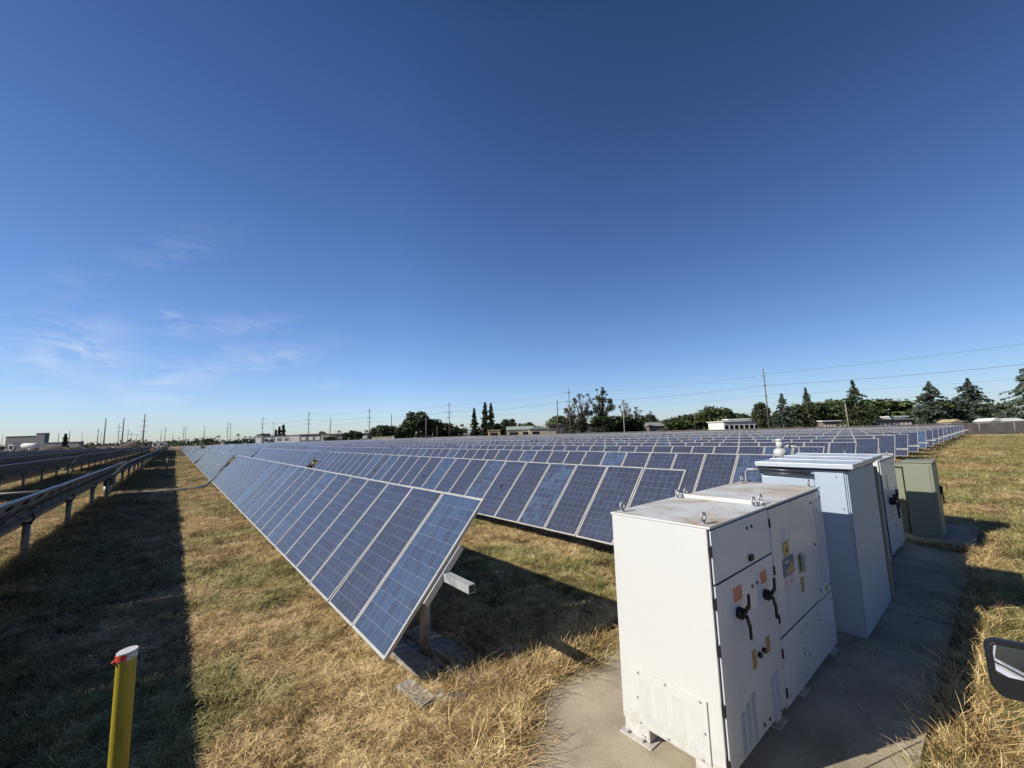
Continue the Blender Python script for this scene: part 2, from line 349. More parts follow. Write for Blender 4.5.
SC.render.engine = 'CYCLES'; SC.cycles.max_bounces = 6; SC.cycles.diffuse_bounces = 3; SC.cycles.use_denoising = True

# ------------------------------------------------------------------ ground, pad, road
def sheet(name, pts, z, mat, th=None):
    m = MB()
    if th is None: m.add([(x, y, z) for x, y in pts], [tuple(range(len(pts)))])
    else:
        n = len(pts); m.add([(x, y, z) for x, y in pts] + [(x, y, z - th) for x, y in pts], [tuple(range(n))] + [(i, i + n, (i + 1) % n + n, (i + 1) % n) for i in range(n)])
    return tag(m.build(name, mat), kind='structure')
sheet('ground', [(-4000, -4000), (4000, -4000), (4000, 4000), (-4000, 4000)], 0, M['ground'])
PAD = [(2.05, .72), (12.1, .70), (12.6, 1.6), (12.6, 3.3), (2.95, 3.3), (2.72, 3.12), (2.35, 2.76), (2.05, 2.6)]
sheet('concrete_pad', PAD, .05, M['concrete'], .12)
PAD2 = [(12.85, .68), (15.5, .68), (15.5, 2.9), (12.85, 2.9)]
sheet('cabinet_pad', PAD2, .05, M['concrete'], .12)
sheet('dirt_road', [(101.8, -80), (110.8, -80), (110.8, 300), (101.8, 300)], .004, M['dirt'])
ZP = .05
for (xa, ya, xb, yb, wd) in ((5.63, 1.57, 4.68, .86, .016), (7.9, .73, 7.9, 3.29, .012), (10.3, .72, 10.3, 3.29, .012), (2.06, 1.75, 4.9, .73, .007)):
    d = Vector((xb - xa, yb - ya)); nrm = Vector((-d.y, d.x)).normalized() * wd / 2
    sheet('pad_joint', [(xa - nrm.x, ya - nrm.y), (xb - nrm.x, yb - nrm.y), (xb + nrm.x, yb + nrm.y), (xa + nrm.x, ya + nrm.y)], ZP + .004, paint('joint', (.42, .37, .27) if wd > .013 else (.07, .06, .05), .9, .3, nscale=9))
def inpoly(x, y, P):
    r = np.zeros(x.shape, bool); j = len(P) - 1
    for i in range(len(P)):
        xi, yi = P[i]; xj, yj = P[j]
        r ^= ((yi > y) != (yj > y)) & (x < (xj - xi) * (y - yi) / (yj - yi + 1e-12) + xi); j = i
    return r
# rough brown bank beyond the far end of the array
m = MB(); vs = []; fs = []; nx, ny = 90, 7
for i in range(nx):
    for j in range(ny):
        x = -95 + i * 1.1; y = 232 + j * 2.4; prof = math.sin(math.pi * j / (ny - 1)) ** .8
        hh = prof * (2.6 + .7 * math.sin(x * .31) + .5 * math.sin(x * .83 + 1)) * min(1, (nx - 1 - i) / 14) + prof * random.uniform(-.3, .3)
        vs.append((x, y, max(-.02, hh) if 0 < j < ny - 1 else -.02))
for i in range(nx - 1):
    for j in range(ny - 1): fs.append((i * ny + j, (i + 1) * ny + j, (i + 1) * ny + j + 1, i * ny + j + 1))
m.add(vs, fs, 0, True); tag(m.build('earth_bank', M['bank']), kind='structure')

# ------------------------------------------------------------------ solar tables
TILT = math.radians(48); MW, ML, MP, NM = .985, 1.96, 1.005, 26
ROWX, AXZ, PITCH = 5.208, 1.035, 27.4
X0R = 2.52       # tube axis of the first row right of the camera
un = Vector((-math.sin(TILT), 0, math.cos(TILT))); us = Vector((math.cos(TILT), 0, math.sin(TILT)))   # glass normal, up-slope
def P3(s, y, n): v = us * s + un * n; return (v.x, y, v.z)
def add_module(m, y0, k=0, plain=False, detail=True):
    h = ML / 2; a, b, d = .028, .04, .07     # frame width; frame depth; offset of the glass plane above the tube axis
    fm = 2 if not plain else 3
    y1 = y0 + MW; n0, n1 = d, d + b
    def bar(s0, s1, ya, yb):
        vs = [P3(s, y, n) for n in (n0, n1) for y in (ya, yb) for s in (s0, s1)]
        m.add(vs, [(0, 2, 3, 1), (4, 5, 7, 6), (0, 1, 5, 4), (2, 6, 7, 3), (0, 4, 6, 2), (1, 3, 7, 5)], fm)
    bar(-h, -h + a, y0, y1); bar(h - a, h, y0, y1); bar(-h + a, h - a, y0, y0 + a); bar(-h + a, h - a, y1 - a, y1)
    g = n1 - .004; q = 6 * k
    m.quad(P3(-h + a, y0 + a, g), P3(h - a, y0 + a, g), P3(h - a, y1 - a, g), P3(-h + a, y1 - a, g), 0, uv=[(q + 0.02, 0.02), (q + .02, 11.98), (q + 5.98, 11.98), (q + 5.98, .02)])
    if plain: bar(-.012, .012, y0 + a, y1 - a)
    g = n1 - .012
    m.quad(P3(-h + a, y0 + a, g), P3(-h + a, y1 - a, g), P3(h - a, y1 - a, g), P3(h - a, y0 + a, g), 1)
    if detail:
        c = Vector(P3(h * .78, (y0 + y1) / 2, n1 - .03)); m.obox(c, us * .05, (0, .06, 0), un * .015, 4)
MODM = [M['cells'], M['back'], M['alu'], M['alu_dark'], M['black']]
MODP = [M['cells_plain'], M['back'], M['alu'], M['alu_dark'], M['black']]
def mod_mesh(plain):
    m = MB(); add_module(m, 0, 0, plain); return m.mesh('solar_panel', MODP if plain else MODM)
mod_me = {False: mod_mesh(False), True: mod_mesh(True)}
bright_me = mod_me[False].copy(); bright_me.materials[0] = M['cells_bright']
LEN = NM * MP
def tube_mesh(near_end): return MB().box(-.043, .043, -near_end, LEN + .35, -.043, .043).box(-.034, .034, -near_end - .004, -near_end - .001, -.034, .034, 1).mesh('torque_tube', [M['tube'], M['gasket']])
tube_me = tube_mesh(.56)
tube_dark = tube_me.copy(); tube_dark.materials[0] = paint('tube_dark', (.11, .10, .09), .7, .3, nscale=9)
rail_me = MB().obox(P3(0, 0, .032), us * .36, (0, .022, 0), un * .037).mesh('cross_rail', M['alu'])
post_me = MB().tube([(0, 0, -AXZ - .1), (0, 0, -.12)], .068, 12).mesh('post', M['steel'])
m = MB().torus((0, 0, 0), .105, .022, 'y', n=16, k=6); m.box(-.09, .09, -.03, .03, -.135, -.105); bear_me = m.mesh('bearing', M['black'])
def cables_mesh():
    m = MB()
    for k in range(NM - 1):
        y = k * MP + .5; p = []
        for i in range(9):
            u_ = i / 8; s = .76 - .52 * math.sin(math.pi * u_) - random.uniform(0, .06); p.append(P3(s, y + u_ * MP, .02 + .03 * math.sin(math.pi * u_)))
        m.tube(p, .007, 4, cap=False)
    m.tube([P3(.22, .3, .03), P3(.25, LEN * .3, .02), P3(.2, LEN * .6, .03), P3(.24, LEN - .3, .02)], .014, 5)
    return m.mesh('cable', M['cable'])
cab_me = cables_mesh()
def merged(plain, supports=True, tall=True):
    m = MB()
    for k in range(NM): add_module(m, k * MP, k, plain, False)
    m.box(-.05, .05, -.56, LEN + .35, -.05, .05, 5)
    for i in range(6): m.tube([(0, .55 + 5 * i, -AXZ - .1), (0, .55 + 5 * i, -.06)], .068, 6, 6)
    return m.mesh('solar_table', (MODP if plain else MODM) + [M['galv'], M['steel']])
mrg = {False: merged(False), True: merged(True)}
ORD = ['zeroth', 'first', 'second', 'third', 'fourth', 'fifth', 'sixth', 'seventh', 'eighth', 'ninth', 'tenth', 'eleventh', 'twelfth', 'thirteenth', 'fourteenth', 'fifteenth', 'sixteenth', 'seventeenth', 'eighteenth', 'nineteenth', 'twentieth']
NAMEY = ['nearest', 'second', 'third', 'fourth', 'fifth', 'sixth', 'seventh', 'farthest']
def table(side, r, k):
    x = X0R + ROWX * (r - 1) if side > 0 else X0R + .11 - ROWX * r
    y = 4.36 + PITCH * k + (.45 if k else 0)
    if side < 0 and k == 0: y -= 0
    # sample rough detail level
    plain = (side > 0 and ((r == 1 and k >= 1) or (r in (2, 3) and k in (2, 4)) or (r > 3 and (r * 3 + k * 5) % 7 == 0 and k > 1)))
    lod = 2
    if side > 0 and k == 0: lod = 0 if r <= 6 else 1
    elif side > 0 and ((k == 1 and r <= 6) or (k == 2 and r <= 3)): lod = 0 if r <= 2 else 1
    elif side < 0 and r == 1 and k <= 3: lod = 0
    elif side < 0 and r == 2 and k <= 3: lod = 0
    elif side < 0 and r == 3 and k in (2, 3): lod = 0
    dz = .02 * math.sin(r * 2.1 + k * 1.7); trot = math.radians(1.2) * math.sin(r * 3.3 + k * 2.9) if not (r == 1 and k == 0) else 0
    if side < 0 and r == 1: trot += math.radians(2.5); dz += .02
    if k: trot += math.radians(2.6) * math.sin(r * 5.1 + k * 4.3 + side)
    if side > 0 and r == 1 and k == 1: trot = math.radians(-3)
    if side > 0 and r == 2 and k == 6: trot = math.radians(104)
    sd = 'right' if side > 0 else 'left'
    look = 'blue solar table' if side > 0 else 'dark backed solar table'
    if plain: look = 'dull grey solar table'
    if trot > .5: look = 'solar table tipped backwards'
    lab = f'{look}, {NAMEY[k]} along the {ORD[r]} row {sd} of yellow post'
    gr = 'tilted solar tables in rows across the field'
    if lod == 2:
        o = link('solar_table', mrg[plain], None, (x, y, AXZ + dz), (0, trot, 0)); return tag(o, lab, 'solar table', gr)
    root = empty('solar_table', (x, y, 0)); tag(root, lab, 'solar table', gr)
    L = (0, 0, AXZ + dz); R3 = (0, trot, 0)
    n0 = -1 if (side < 0 and r == 1 and k == 0) else 0
    for i in range(n0, NM):
        link('solar_panel', bright_me if (i == 0 and r == 1 and side > 0 and k == 0) or (not plain and (i * 7 + r * 5 + k * 3) % 23 == 4) else mod_me[plain], root, (0, i * MP, AXZ + dz), (random.uniform(-.003, .003), trot + random.uniform(-.007, .007), 0))
    tb = link('torque_tube', tube_me if side > 0 else tube_dark, root, L, R3)
    for i in range(6):
        p = link('post', post_me, root, (0, .5 + 5 * i, AXZ))
        if lod == 0: link('bearing', bear_me, p, (0, 0, 0))
    if lod == 0:
        for i in range(n0, NM + 1): link('cross_rail', rail_me, root, (0, i * MP - .01, AXZ + dz), R3)
        if side < 0: link('cable', cab_me, root, L, R3)
    return root
for r in range(1, 21):
    for k in range(8): table(1, r, k)
for r in range(1, 10):
    k0 = {1: 0, 2: 0, 3: 1, 4: 2, 5: 3, 6: 4, 7: 5, 8: 6, 9: 6}[r]
    for k in range(k0, 8): table(-1, r, k)

# drive pipes lying across the aisles, with the small gear housings at each gap
for k, (xa, xb) in ((1, (X0R - ROWX, X0R)), ):
    yy = 4.36 + LEN + .5
    m = MB().tube([(xa + .35, yy - .9, .10), (xa + 1.4, yy - 1.05, .09), (xb - 1.5, yy - .95, .10), (xb - 1.0, yy - .85, .2), (xb - .7, yy - .5, .45), (xb - .35, yy - .1, .8), (xb - .1, yy, .95)], .075, 10)
    r0 = empty('drive_pipe', (0, 0, 0)); tag(r0, 'grey pipe lying across the grass aisle into the first gap of the right-hand row', 'pipe')
    m.build('pipe', M['galv'], r0)
    MB().box(xb - 2.4, xb - 1.9, yy - 1.35, yy - 1.12, 0, .14).build('support_block', M['black'], r0, bevel=.01)
    m = MB().tube([(xa - ROWX + .3, yy, .55), (xa - .4, yy + .05, .5)], .05, 8)
    tag(m.build('drive_pipe', M['galv']), 'grey pipe carried between the first two rows left of the yellow post', 'pipe')
for (x, k, lab) in [(X0R - ROWX, 1, 'upright grey gearbox in the first gap of the row left of the yellow post'), (X0R + ROWX, 1, 'dark drive motor in the first gap of the second row right of the yellow post'), (X0R + 2 * ROWX, 1, 'dark drive motor in the first gap of the third row right of the yellow post'), (X0R, 1, 'dark drive motor in the first gap of the row right of the yellow post')]:
    yy = 4.36 + PITCH * k - .62
    g_ = empty('drive_gearbox', (x, yy, 0)); tag(g_, lab, 'gearbox', 'gearboxes in the gaps between tables')
    MB().tube([(0, 0, 0), (0, 0, .55)], [.16, .14], 12).box(-.2, .2, -.2, .2, 0, .05).build('pedestal', M['steel'], g_)
    MB().box(-.16, .16, -.13, .13, .55, .95).tube([(0, -.2, .8), (0, .2, .8)], .13, 12).build('gear_housing', M['black'], g_, bevel=.02)
    MB().tube([(.2, 0, .66), (.42, 0, .66)], .07, 12).build('motor', M['steel'], g_)
# ballast blocks round the first post
b0 = empty('ballast_block', (2.38, 4.05, 0), math.radians(6)); tag(b0, 'weathered concrete strip with steel channel at the foot of the nearest post', 'concrete block')
MB().box(-.14, .14, .35, 1.5, -.02, .07).box(.28, .56, .2, 1.4, -.02, .08).build('concrete_block', M['block'], b0, bevel=.015)
MB().box(.15, .27, .2, 1.6, .0, .05).build('steel_channel', M['pipe_dark'], b0)
b1 = MB().box(-.09, .09, -.24, .24, -.02, .10).box(-.07, .07, -.27, -.242, .01, .10, 1).build('ballast_block', [M['block'], M['pipe_dark']], None, (2.04, 4.14, 0), (0, 0, .12), bevel=.015)
tag(b1, 'short concrete block with dark capped end lying in the straw before the nearest post', 'concrete block')
b2 = MB().box(-.15, .15, -.38, .38, -.03, .06).build('ballast_block', M['block'], None, (2.98, 4.16, 0), (.02, 0, -1.1), bevel=.015)
tag(b2, 'shaded grey slab half buried in dead weeds right of the nearest post', 'concrete block')

for sx_, sy_, sl_, sw_, ang, lb in ((2.62, 3.98, .30, .10, .3, 'broken pale slab piece tilted in the straw before the shaded slab'), (3.22, 4.02, .20, .12, -.7, 'small broken slab piece nearest the tip of the beam shadow'), (2.28, 3.86, .16, .07, .9, 'narrow pale slab fragment beside the dark capped block')):
    tag(MB().box(-sw_, sw_, -sl_, sl_, -.03, .05).build('slab_fragment', M['block'], None, (sx_, sy_, .03), (.06, -.05, ang), bevel=.012), lb, 'concrete block')
# ------------------------------------------------------------------ yellow post
y0 = empty('marker_post', (-.175, 4.0, 0)); tag(y0, 'yellow marker post with slanted white and red cap in the shaded grass', 'post')
def cyl_slant(r, z0, z1, sl, n=28, ex=1.0, cap=True):
    m = MB(); vs = []
    for z, s_ in ((z0, 0 if z0 < .1 else sl), (z1, sl)):
        for k in range(n):
            a = 2 * math.pi * k / n; vs.append((r * math.cos(a) * ex, r * math.sin(a), z + s_ * math.cos(a)))
    m.add(vs, [(k, (k + 1) % n, n + (k + 1) % n, n + k) for k in range(n)], 0, True)
    m.add(vs[n:], [tuple(range(n))], 0)
    return m
cyl_slant(.053, -.05, 1.25, .006).build('post_body', M['yellow'], y0)
cyl_slant(.056, 1.235, 1.285, .006).build('cap', M['capwhite'], y0)
m = MB(); n = 12; vs = []
for z in (1.238, 1.278):
    for k in range(n + 1):
        a = math.radians(140) + math.radians(132) * k / n; vs.append((.0585 * math.cos(a), .0585 * math.sin(a), z + .006 * math.cos(a)))
m.add(vs, [(k, k + 1, n + 2 + k, n + 1 + k) for k in range(n)], 0, True)
m.obox((-.062, -.012, 1.232), (.009, 0, .006), (0, .010, 0), (-.004, 0, .008))
m.build('red_tape', M['red'], y0)
s0 = MB().tube([(0, 0, -.05), (0, 0, 1.25)], .06, 8).build('marker_stake', paint('olive', (.13, .13, .045), .6), None, (-.5, 55.4, 0)); tag(s0, 'olive stake standing alone in the far end of the grass aisle', 'stake')

# ------------------------------------------------------------------ power cabinets
def eyebolt(p, x, y, z, mat, ax='x'):
    MB().torus((0, 0, .055), .032, .009, ax).tube([(0, 0, 0), (0, 0, .026)], .014, 8).tube([(0, 0, 0), (0, 0, .008)], .028, 10).build('lifting_eye', mat, p, (x, y, z))
def screw(m, x, y, z, nrm='y', r=.012, mi=0):
    d = {'y': Vector((0, -.006, 0)), 'x': Vector((-.006, 0, 0))}[nrm]
    m.tube([Vector((x, y, z)) - d * .3, Vector((x, y, z)) + d], r, 8, mi)
def louvres(m, x0, x1, z0, z1, n, fy, mi=0, ms=1, axis='y'):
    for i in range(n):
        z = z0 + (z1 - z0) * (i + .5) / n; h = (z1 - z0) / n * .30
        if axis == 'y':
            m.add([(x0, fy, z + h * .7), (x1, fy, z + h * .7), (x1, fy - .003, z + h * .2), (x0, fy - .003, z + h * .2), (x0, fy + .0, z + h * .2), (x1, fy, z + h * .2)], [(0, 3, 2, 1), (0, 4, 3), (1, 2, 5)], mi)
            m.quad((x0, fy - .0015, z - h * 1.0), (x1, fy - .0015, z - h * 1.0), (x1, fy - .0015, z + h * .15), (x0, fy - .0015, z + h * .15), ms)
        else:
            m.add([(fy, x0, z + h), (fy, x1, z + h), (fy - .0010, x1, z - h * .3), (fy - .0010, x0, z - h * .3), (fy, x0, z - h * .3), (fy, x1, z - h * .3)], [(0, 3, 2, 1), (0, 4, 3), (1, 2, 5)], mi)
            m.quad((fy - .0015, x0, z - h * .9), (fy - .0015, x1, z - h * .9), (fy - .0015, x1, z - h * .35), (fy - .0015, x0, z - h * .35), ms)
def rotary_handle(parent, x, z, fy, s=1.0):
    m = MB(); m.tube([(0, 0, 0), (0, -.05 * s, 0)], .055 * s, 14).tube([(0, -.05 * s, 0), (0, -.075 * s, 0)], .035 * s, 12)
    m.obox((.045 * s, -.075 * s, .045 * s), (.05 * s, 0, .012 * s), (0, .012 * s, 0), (-.006 * s, 0, .02 * s)); m.obox((.09 * s, -.075 * s, .105 * s), (.016 * s, 0, 0), (0, .012 * s, 0), (.006 * s, 0, .06 * s))
    m.obox((.035 * s, -.075 * s, -.07 * s), (.016 * s, 0, .008 * s), (0, .012 * s, 0), (-.045 * s, 0, .05 * s) if False else (-.025 * s, 0, .055 * s)); m.obox((.065 * s, -.075 * s, -.175 * s), (.016 * s, 0, 0), (0, .012 * s, 0), (.002 * s, 0, .07 * s))
    return m.build('handle', M['black'], parent, (x, fy, z), bevel=.006)
def plate(parent, x0, x1, z0, z1, fy, mat, name='label_plate', marks=None):
    m = MB().box(x0, x1, fy - .003, fy, z0, z1, 0); mats = [mat]
    if marks:
        mats.append(marks)
        nl = max(2, int((z1 - z0) / .022))
        for i in range(nl):
            zc = z1 - (z1 - z0) * (i + .6) / (nl + .3); ww = (x1 - x0) * random.uniform(.55, .82)
            m.box(x0 + (x1 - x0) * .09, x0 + (x1 - x0) * .09 + ww, fy - .0042, fy - .0031, zc - .002, zc + .002, 1)
    return m.build(name, mats, parent)
# the big white cabinet
IX0, IX1, IY0, IY1, ITOP, IB = 3.20, 6.13, 1.555, 2.44, 1.90, .17
inv = empty('power_inverter', (4.6, 2.0, ZP)); tag(inv, 'large white power cabinet in front with black rotary handles and stained top', 'power cabinet')
def loc(o): o.location = Vector(o.location) - inv.location; return o
XS = 4.40
def IB_(m, name, mats, bevel=0, par=None): 
    o = m.build(name, mats, par or inv, bevel=bevel)
    if par is None: o.location = -Vector(inv.location)
    return o
IB_(MB().box(IX0, XS - .004, IY0, IY1, IB, ITOP).box(XS + .004, IX1, IY0, IY1, IB, ITOP - .004), 'body', M['white_cab'], .006)
IB_(MB().box(IX0 + .02, IX1 - .02, IY0 - .012, IY0 - .001, IB + .02, ITOP - .01), 'door_gasket', M['gasket'])
IB_(MB().box(IX0 - .006, XS - .004, IY0 - .03, IY1 + .01, ITOP + .001, ITOP + .02).box(XS + .004, IX1 + .006, IY0 - .03, IY1 + .01, ITOP - .002, ITOP + .018), 'top_plate', M['white_cab'], .004)
IB_(MB().box(XS - .035, XS - .012, IY0 + .01, IY1, ITOP + .021, ITOP + .055).box(XS + .012, XS + .035, IY0 + .01, IY1, ITOP + .02, ITOP + .055), 'joining_flange', M['white_cab'], .003)
for ex, ey in ((IX0 + .09, IY0 + .06), (IX0 + .09, IY1 - .06), (XS - .09, IY0 + .06), (XS - .09, IY1 - .06), (XS + .09, IY0 + .06), (XS + .09, IY1 - .06), (IX1 - .09, IY0 + .06), (IX1 - .09, IY1 - .06)):
    eyebolt(inv, ex - inv.location.x, ey - inv.location.y, ITOP + .018 - inv.location.z, M['galv'], 'y')
FY = 1.53
def door(x0, x1, z0, z1): return IB_(MB().box(x0, x1, FY, FY + .012, z0, z1), 'door', M['white_door'], .004)
door(IX0 + .012, XS - .008, 1.495, ITOP - .012)
d_ = door(IX0 + .012, XS - .008, IB + .01, 1.48)
d2 = door(XS + .01, 5.64, .735, ITOP - .02); d3 = door(5.65, IX1 - .004, .72, ITOP - .02)
d4 = door(XS + .01, 5.06, IB - .03, .715); d5 = door(5.07, 5.68, IB - .03, .715); d6 = door(5.69, IX1 - .004, IB - .03, .705)
IB_(MB().box(XS + .01, IX1 - .01, IY0 - .006, IY0, IB - .05, IB - .001), 'lower_sill', M['white_cab'])
rotary_handle(d_, 3.56, 1.20, FY, .82); rotary_handle(d_, 4.13, 1.19, FY, .82)
plate(d_, 3.51, 3.66, 1.285, 1.39, FY, M['orange_red'], marks=M['print']); plate(d_, 4.075, 4.205, 1.285, 1.385, FY, M['orange_red'], marks=M['print'])
for x0, x1, z0, z1 in ((3.745, 3.83, .70, .845), (4.045, 4.14, .72, .85)): plate(d_, x0, x1, z0, z1, FY, M['tan'], marks=M['black'])
m = MB(); MB().tube([(3.88, FY, .775), (3.88, FY - .025, .775)], .022, 12).build('lock_knob', M['black'], d_); MB().tube([(3.975, FY, .78), (3.975, FY - .025, .78)], .022, 12).build('lock_knob', M['black'], d_)
m = MB()
for x, z in ((3.88, 1.32), (3.985, 1.325), (3.86, .245), (3.98, .235)): screw(m, x, FY, z, r=.014)
m.build('bolt', M['black'], d_)
m = MB()
for x, z in ((3.885, 1.80), (3.985, 1.80)): screw(m, x, FY, z, r=.015)
m.box(3.86, 3.93, FY - .02, FY - .001, 1.53, 1.575); IB_(m, 'bolt', M['black'])
for x, z1, n in ((3.44, .50, 17), (3.545, .53, 17), (3.65, .56, 17), (4.07, .52, 18), (4.17, .54, 18)):
    m = MB(); louvres(m, x, x + .075, .20, z1, n, FY - .001); m.build('louvre', [M['white_door'], M['gasket']], d_)
# hinges
for z in (1.74, 1.36, 1.03, .62, .25): IB_(MB().box(IX0 - .012, IX0 + .0095, FY - .004, FY + .02, z - .04, z + .04), 'hinge', M['black'], .003)
for z in (1.76, 1.33, .9, .60, .27): IB_(MB().box(XS - .006, XS + .008, FY - .012, FY + .006, z - .04, z + .04), 'hinge', M['black'], .003)
plate(d2, 4.69, 4.83, 1.55, 1.64, FY, M['label_white'], marks=M['insul'])
p_ = plate(d2, 4.685, 4.86, 1.385, 1.525, FY, M['tan'], 'rating_plate'); MB().box(4.72, 4.825, FY - .005, FY - .0031, 1.41, 1.50).build('warning_panel', M['label_yellow'], p_)
MB().add([(4.74, FY - .0065, 1.42), (4.805, FY - .0065, 1.42), (4.7725, FY - .0065, 1.49)], [(0, 1, 2)]).build('warning_mark', M['black'], p_)
p_ = plate(d2, 4.63, 4.95, 1.205, 1.375, FY, M['label_blue'], 'product_sign')
MB().box(4.71, 4.93, FY - .005, FY - .0031, 1.22, 1.27).box(4.82, 4.90, FY - .0048, FY - .0031, 1.272, 1.31).build('sign_picture', M['tan'], p_)
MB().box(4.70, 4.80, FY - .005, FY - .0031, 1.325, 1.34).build('sign_lettering', M['label_white'], p_)
plate(d2, 4.63, 4.76, 1.095, 1.195, FY, M['label_pink'], marks=M['insul']); plate(d2, 4.79, 4.92, 1.11, 1.20, FY, M['label_pink'], marks=M['insul'])
plate(d2, 5.08, 5.20, 1.14, 1.33, FY, M['tan'], 'latch_plate', marks=M['black']); plate(d2, 5.09, 5.19, .95, 1.10, FY, M['tan'], 'latch_plate', marks=M['black'])
MB().obox((5.14, FY - .03, 1.24), (.02, 0, 0), (0, .018, 0), (0, 0, .075)).obox((5.165, FY - .035, 1.30), (.035, 0, 0), (0, .012, 0), (0, 0, .012)).build('latch_handle', M['galv'], d2, bevel=.005)
for x in (5.80, 5.90, 6.0):
    m = MB(); louvres(m, x, x + .055, .84, 1.80, 42, FY - .001); m.build('louvre', [M['white_door'], M['gasket']], d3)
m = MB()
for x, z in ((5.72, 1.78), (5.70, 1.32), (5.72, .82), (6.08, 1.80), (6.08, .8)): screw(m, x, FY, z, r=.015)
m.build('bolt', M['black'], d3); plate(d3, 5.90, 6.0, .755, .81, FY, M['tan'], marks=M['black'])
for d, pts in ((d4, ((4.95, .61), (4.985, .45), (4.985, .40), (4.98, .2))), (d5, ((5.12, .64), (5.12, .35), (5.55, .55), (5.56, .50), (5.57, .62))), (d6, ((6.05, .64), (6.05, .35)))):
    m = MB()
    for x, z in pts: screw(m, x, FY, z, r=.014)
    m.build('bolt', M['insul'], d)
# vent panel on the sunlit end
ve = IB_(MB().box(IX0 - .012, IX0, 1.66, 2.30, .19, .63), 'vent_panel', M['white_cab'], .003)
for y in (2.15, 2.00, 1.85, 1.70):
    m = MB(); louvres(m, y, y + .10, .235, .565, 20, IX0 - .0125, axis='x'); m.build('louvre', [M['white_cab'], M['louvre_shade']], ve)
m = MB()
for y, z in ((2.25, .60), (2.0, .61), (1.71, .61), (2.25, .21), (2.0, .205), (1.72, .205), (1.69, .40), (2.27, .40)): screw(m, IX0 - .012, y, z, 'x', .009)
m.build('bolt', M['insul'], ve)
# feet: folded steel with a flange
def foot(x, y, lx, ly):
    m = MB().box(x, x + lx, y, y + .012, ZP + .012, IB - .001).box(x, x + .012, y + .0125, y + ly, ZP + .012, IB - .001).box(x - .05, x + lx + .02, y - .04, y + ly + .03, ZP, ZP + .011)
    screw(m, x - .02, y + .05, ZP + .06, 'x', .008, 1); m.tube([(x - .025, y + .05, ZP), (x - .025, y + .05, ZP + .035)], .012, 8, 1)
    m.tube([(x - .025, y + ly - .04, ZP), (x - .025, y + ly - .04, ZP + .035)], .012, 8, 1)
    IB_(m, 'foot', [M['white_cab'], M['galv']], .002)
for fx in (IX0 + .01, XS - .16, XS + .5, IX1 - .14):
    for fy_, ly in ((IY0 + .02, .22), (IY1 - .25, .24)): foot(fx, fy_, .13, ly)
IB_(MB().tube([(3.42, 2.0, 0), (3.42, 2.0, IB + .05)], .05, 12).tube([(3.55, 1.85, 0), (3.55, 1.85, IB + .05)], .05, 12), 'conduit', M['conduit'])

# the blue grey switchgear cabinet behind it
BX0, BX1, BY0, BY1, BT = 6.635, 8.35, 1.36, 2.34, 2.10
bl = empty('switchgear_cabinet', ((BX0 + BX1) / 2, 1.9, ZP)); tag(bl, 'tall pale blue switchgear cabinet with stepped overhanging roof', 'power cabinet')
def BB(m, name, mats, bevel=0):
    o = m.build(name, mats, bl, bevel=bevel); o.location = -Vector(bl.location); return o
BB(MB().box(BX0, BX1, BY0, BY1, ZP, BT), 'body', M['blue_cab'], .008)
BB(MB().box(BX0 - .014, BX0 - .001, BY0 + .02, BY0 + .33, ZP + .03, BT - .05).box(BX0 - .008, BX0 - .001, BY0 + .345, BY1 - .02, ZP + .03, BT - .14), 'side_panel', M['blue_cab'], .004)
m = MB()
for y, z in ((1.42, 1.60), (1.42, 1.1), (1.43, .62), (1.44, .2), (1.46, 2.0)): screw(m, BX0 - .014, y, z, 'x', .012)
BB(m, 'bolt', M['insul'])
BB(MB().box(BX0 + .01, BX1 - .13, BY0 - .016, BY0 - .001, ZP + .03, BT - .04), 'door', M['blue_cab'], .005)
m = MB(); W3 = (BX1 - BX0 + .22) / 3
for i in range(3):
    x0 = BX0 - .09 + i * W3; z = BT + .035 + .008 * i
    m.box(x0, x0 + W3 - .004, BY0 - .10, BY1 + .04, z - .03, z + .03 - .006 * 0); m.box(x0 + W3 - .05, x0 + W3 - .006, BY0 - .10, BY1 + .04, z + .031, z + .042)
BB(m, 'roof', M['blue_roof'], .006)
BB(MB().box(BX0 - .01, BX1 + .02, BY0 - .02, BY1 + .02, BT - .028, BT - .0), 'roof_collar', M['gasket'])
BB(MB().tube([(BX0 - .05, BY0 + .36, BT - .06), (BX0 - .05, BY1 + .02, BT - .03)], .018, 10).tube([(BX0 - .05, BY0 + .36, BT - .10), (BX0 - .05, BY1, BT - .08)], .014, 10), 'conduit', M['pipe_dark'])
BB(MB().tube([(BX0 - .05, BY1 + .0, BT - .05), (BX0 - .05, BY1 + .16, BT - .05), (BX0 - .05, BY1 + .19, BT - .09), (BX0 - .05, BY1 + .19, .05)], .016, 10), 'drop_conduit', M['galv'])
BB(MB().box(BX1 + .005, BX1 + .09, BY0 + .03, BY0 + .20, ZP, BT - .1), 'rubber_seal', M['black'])
st = MB().box(BX1 + .10, BX1 + .14, BY0 - .02, BY0 + .06, ZP, BT - .1).build('steel_strut', paint('beige', (.36, .31, .22), .6)); tag(st, 'thin beige steel strut standing at the right side of the blue cabinet', 'strut')

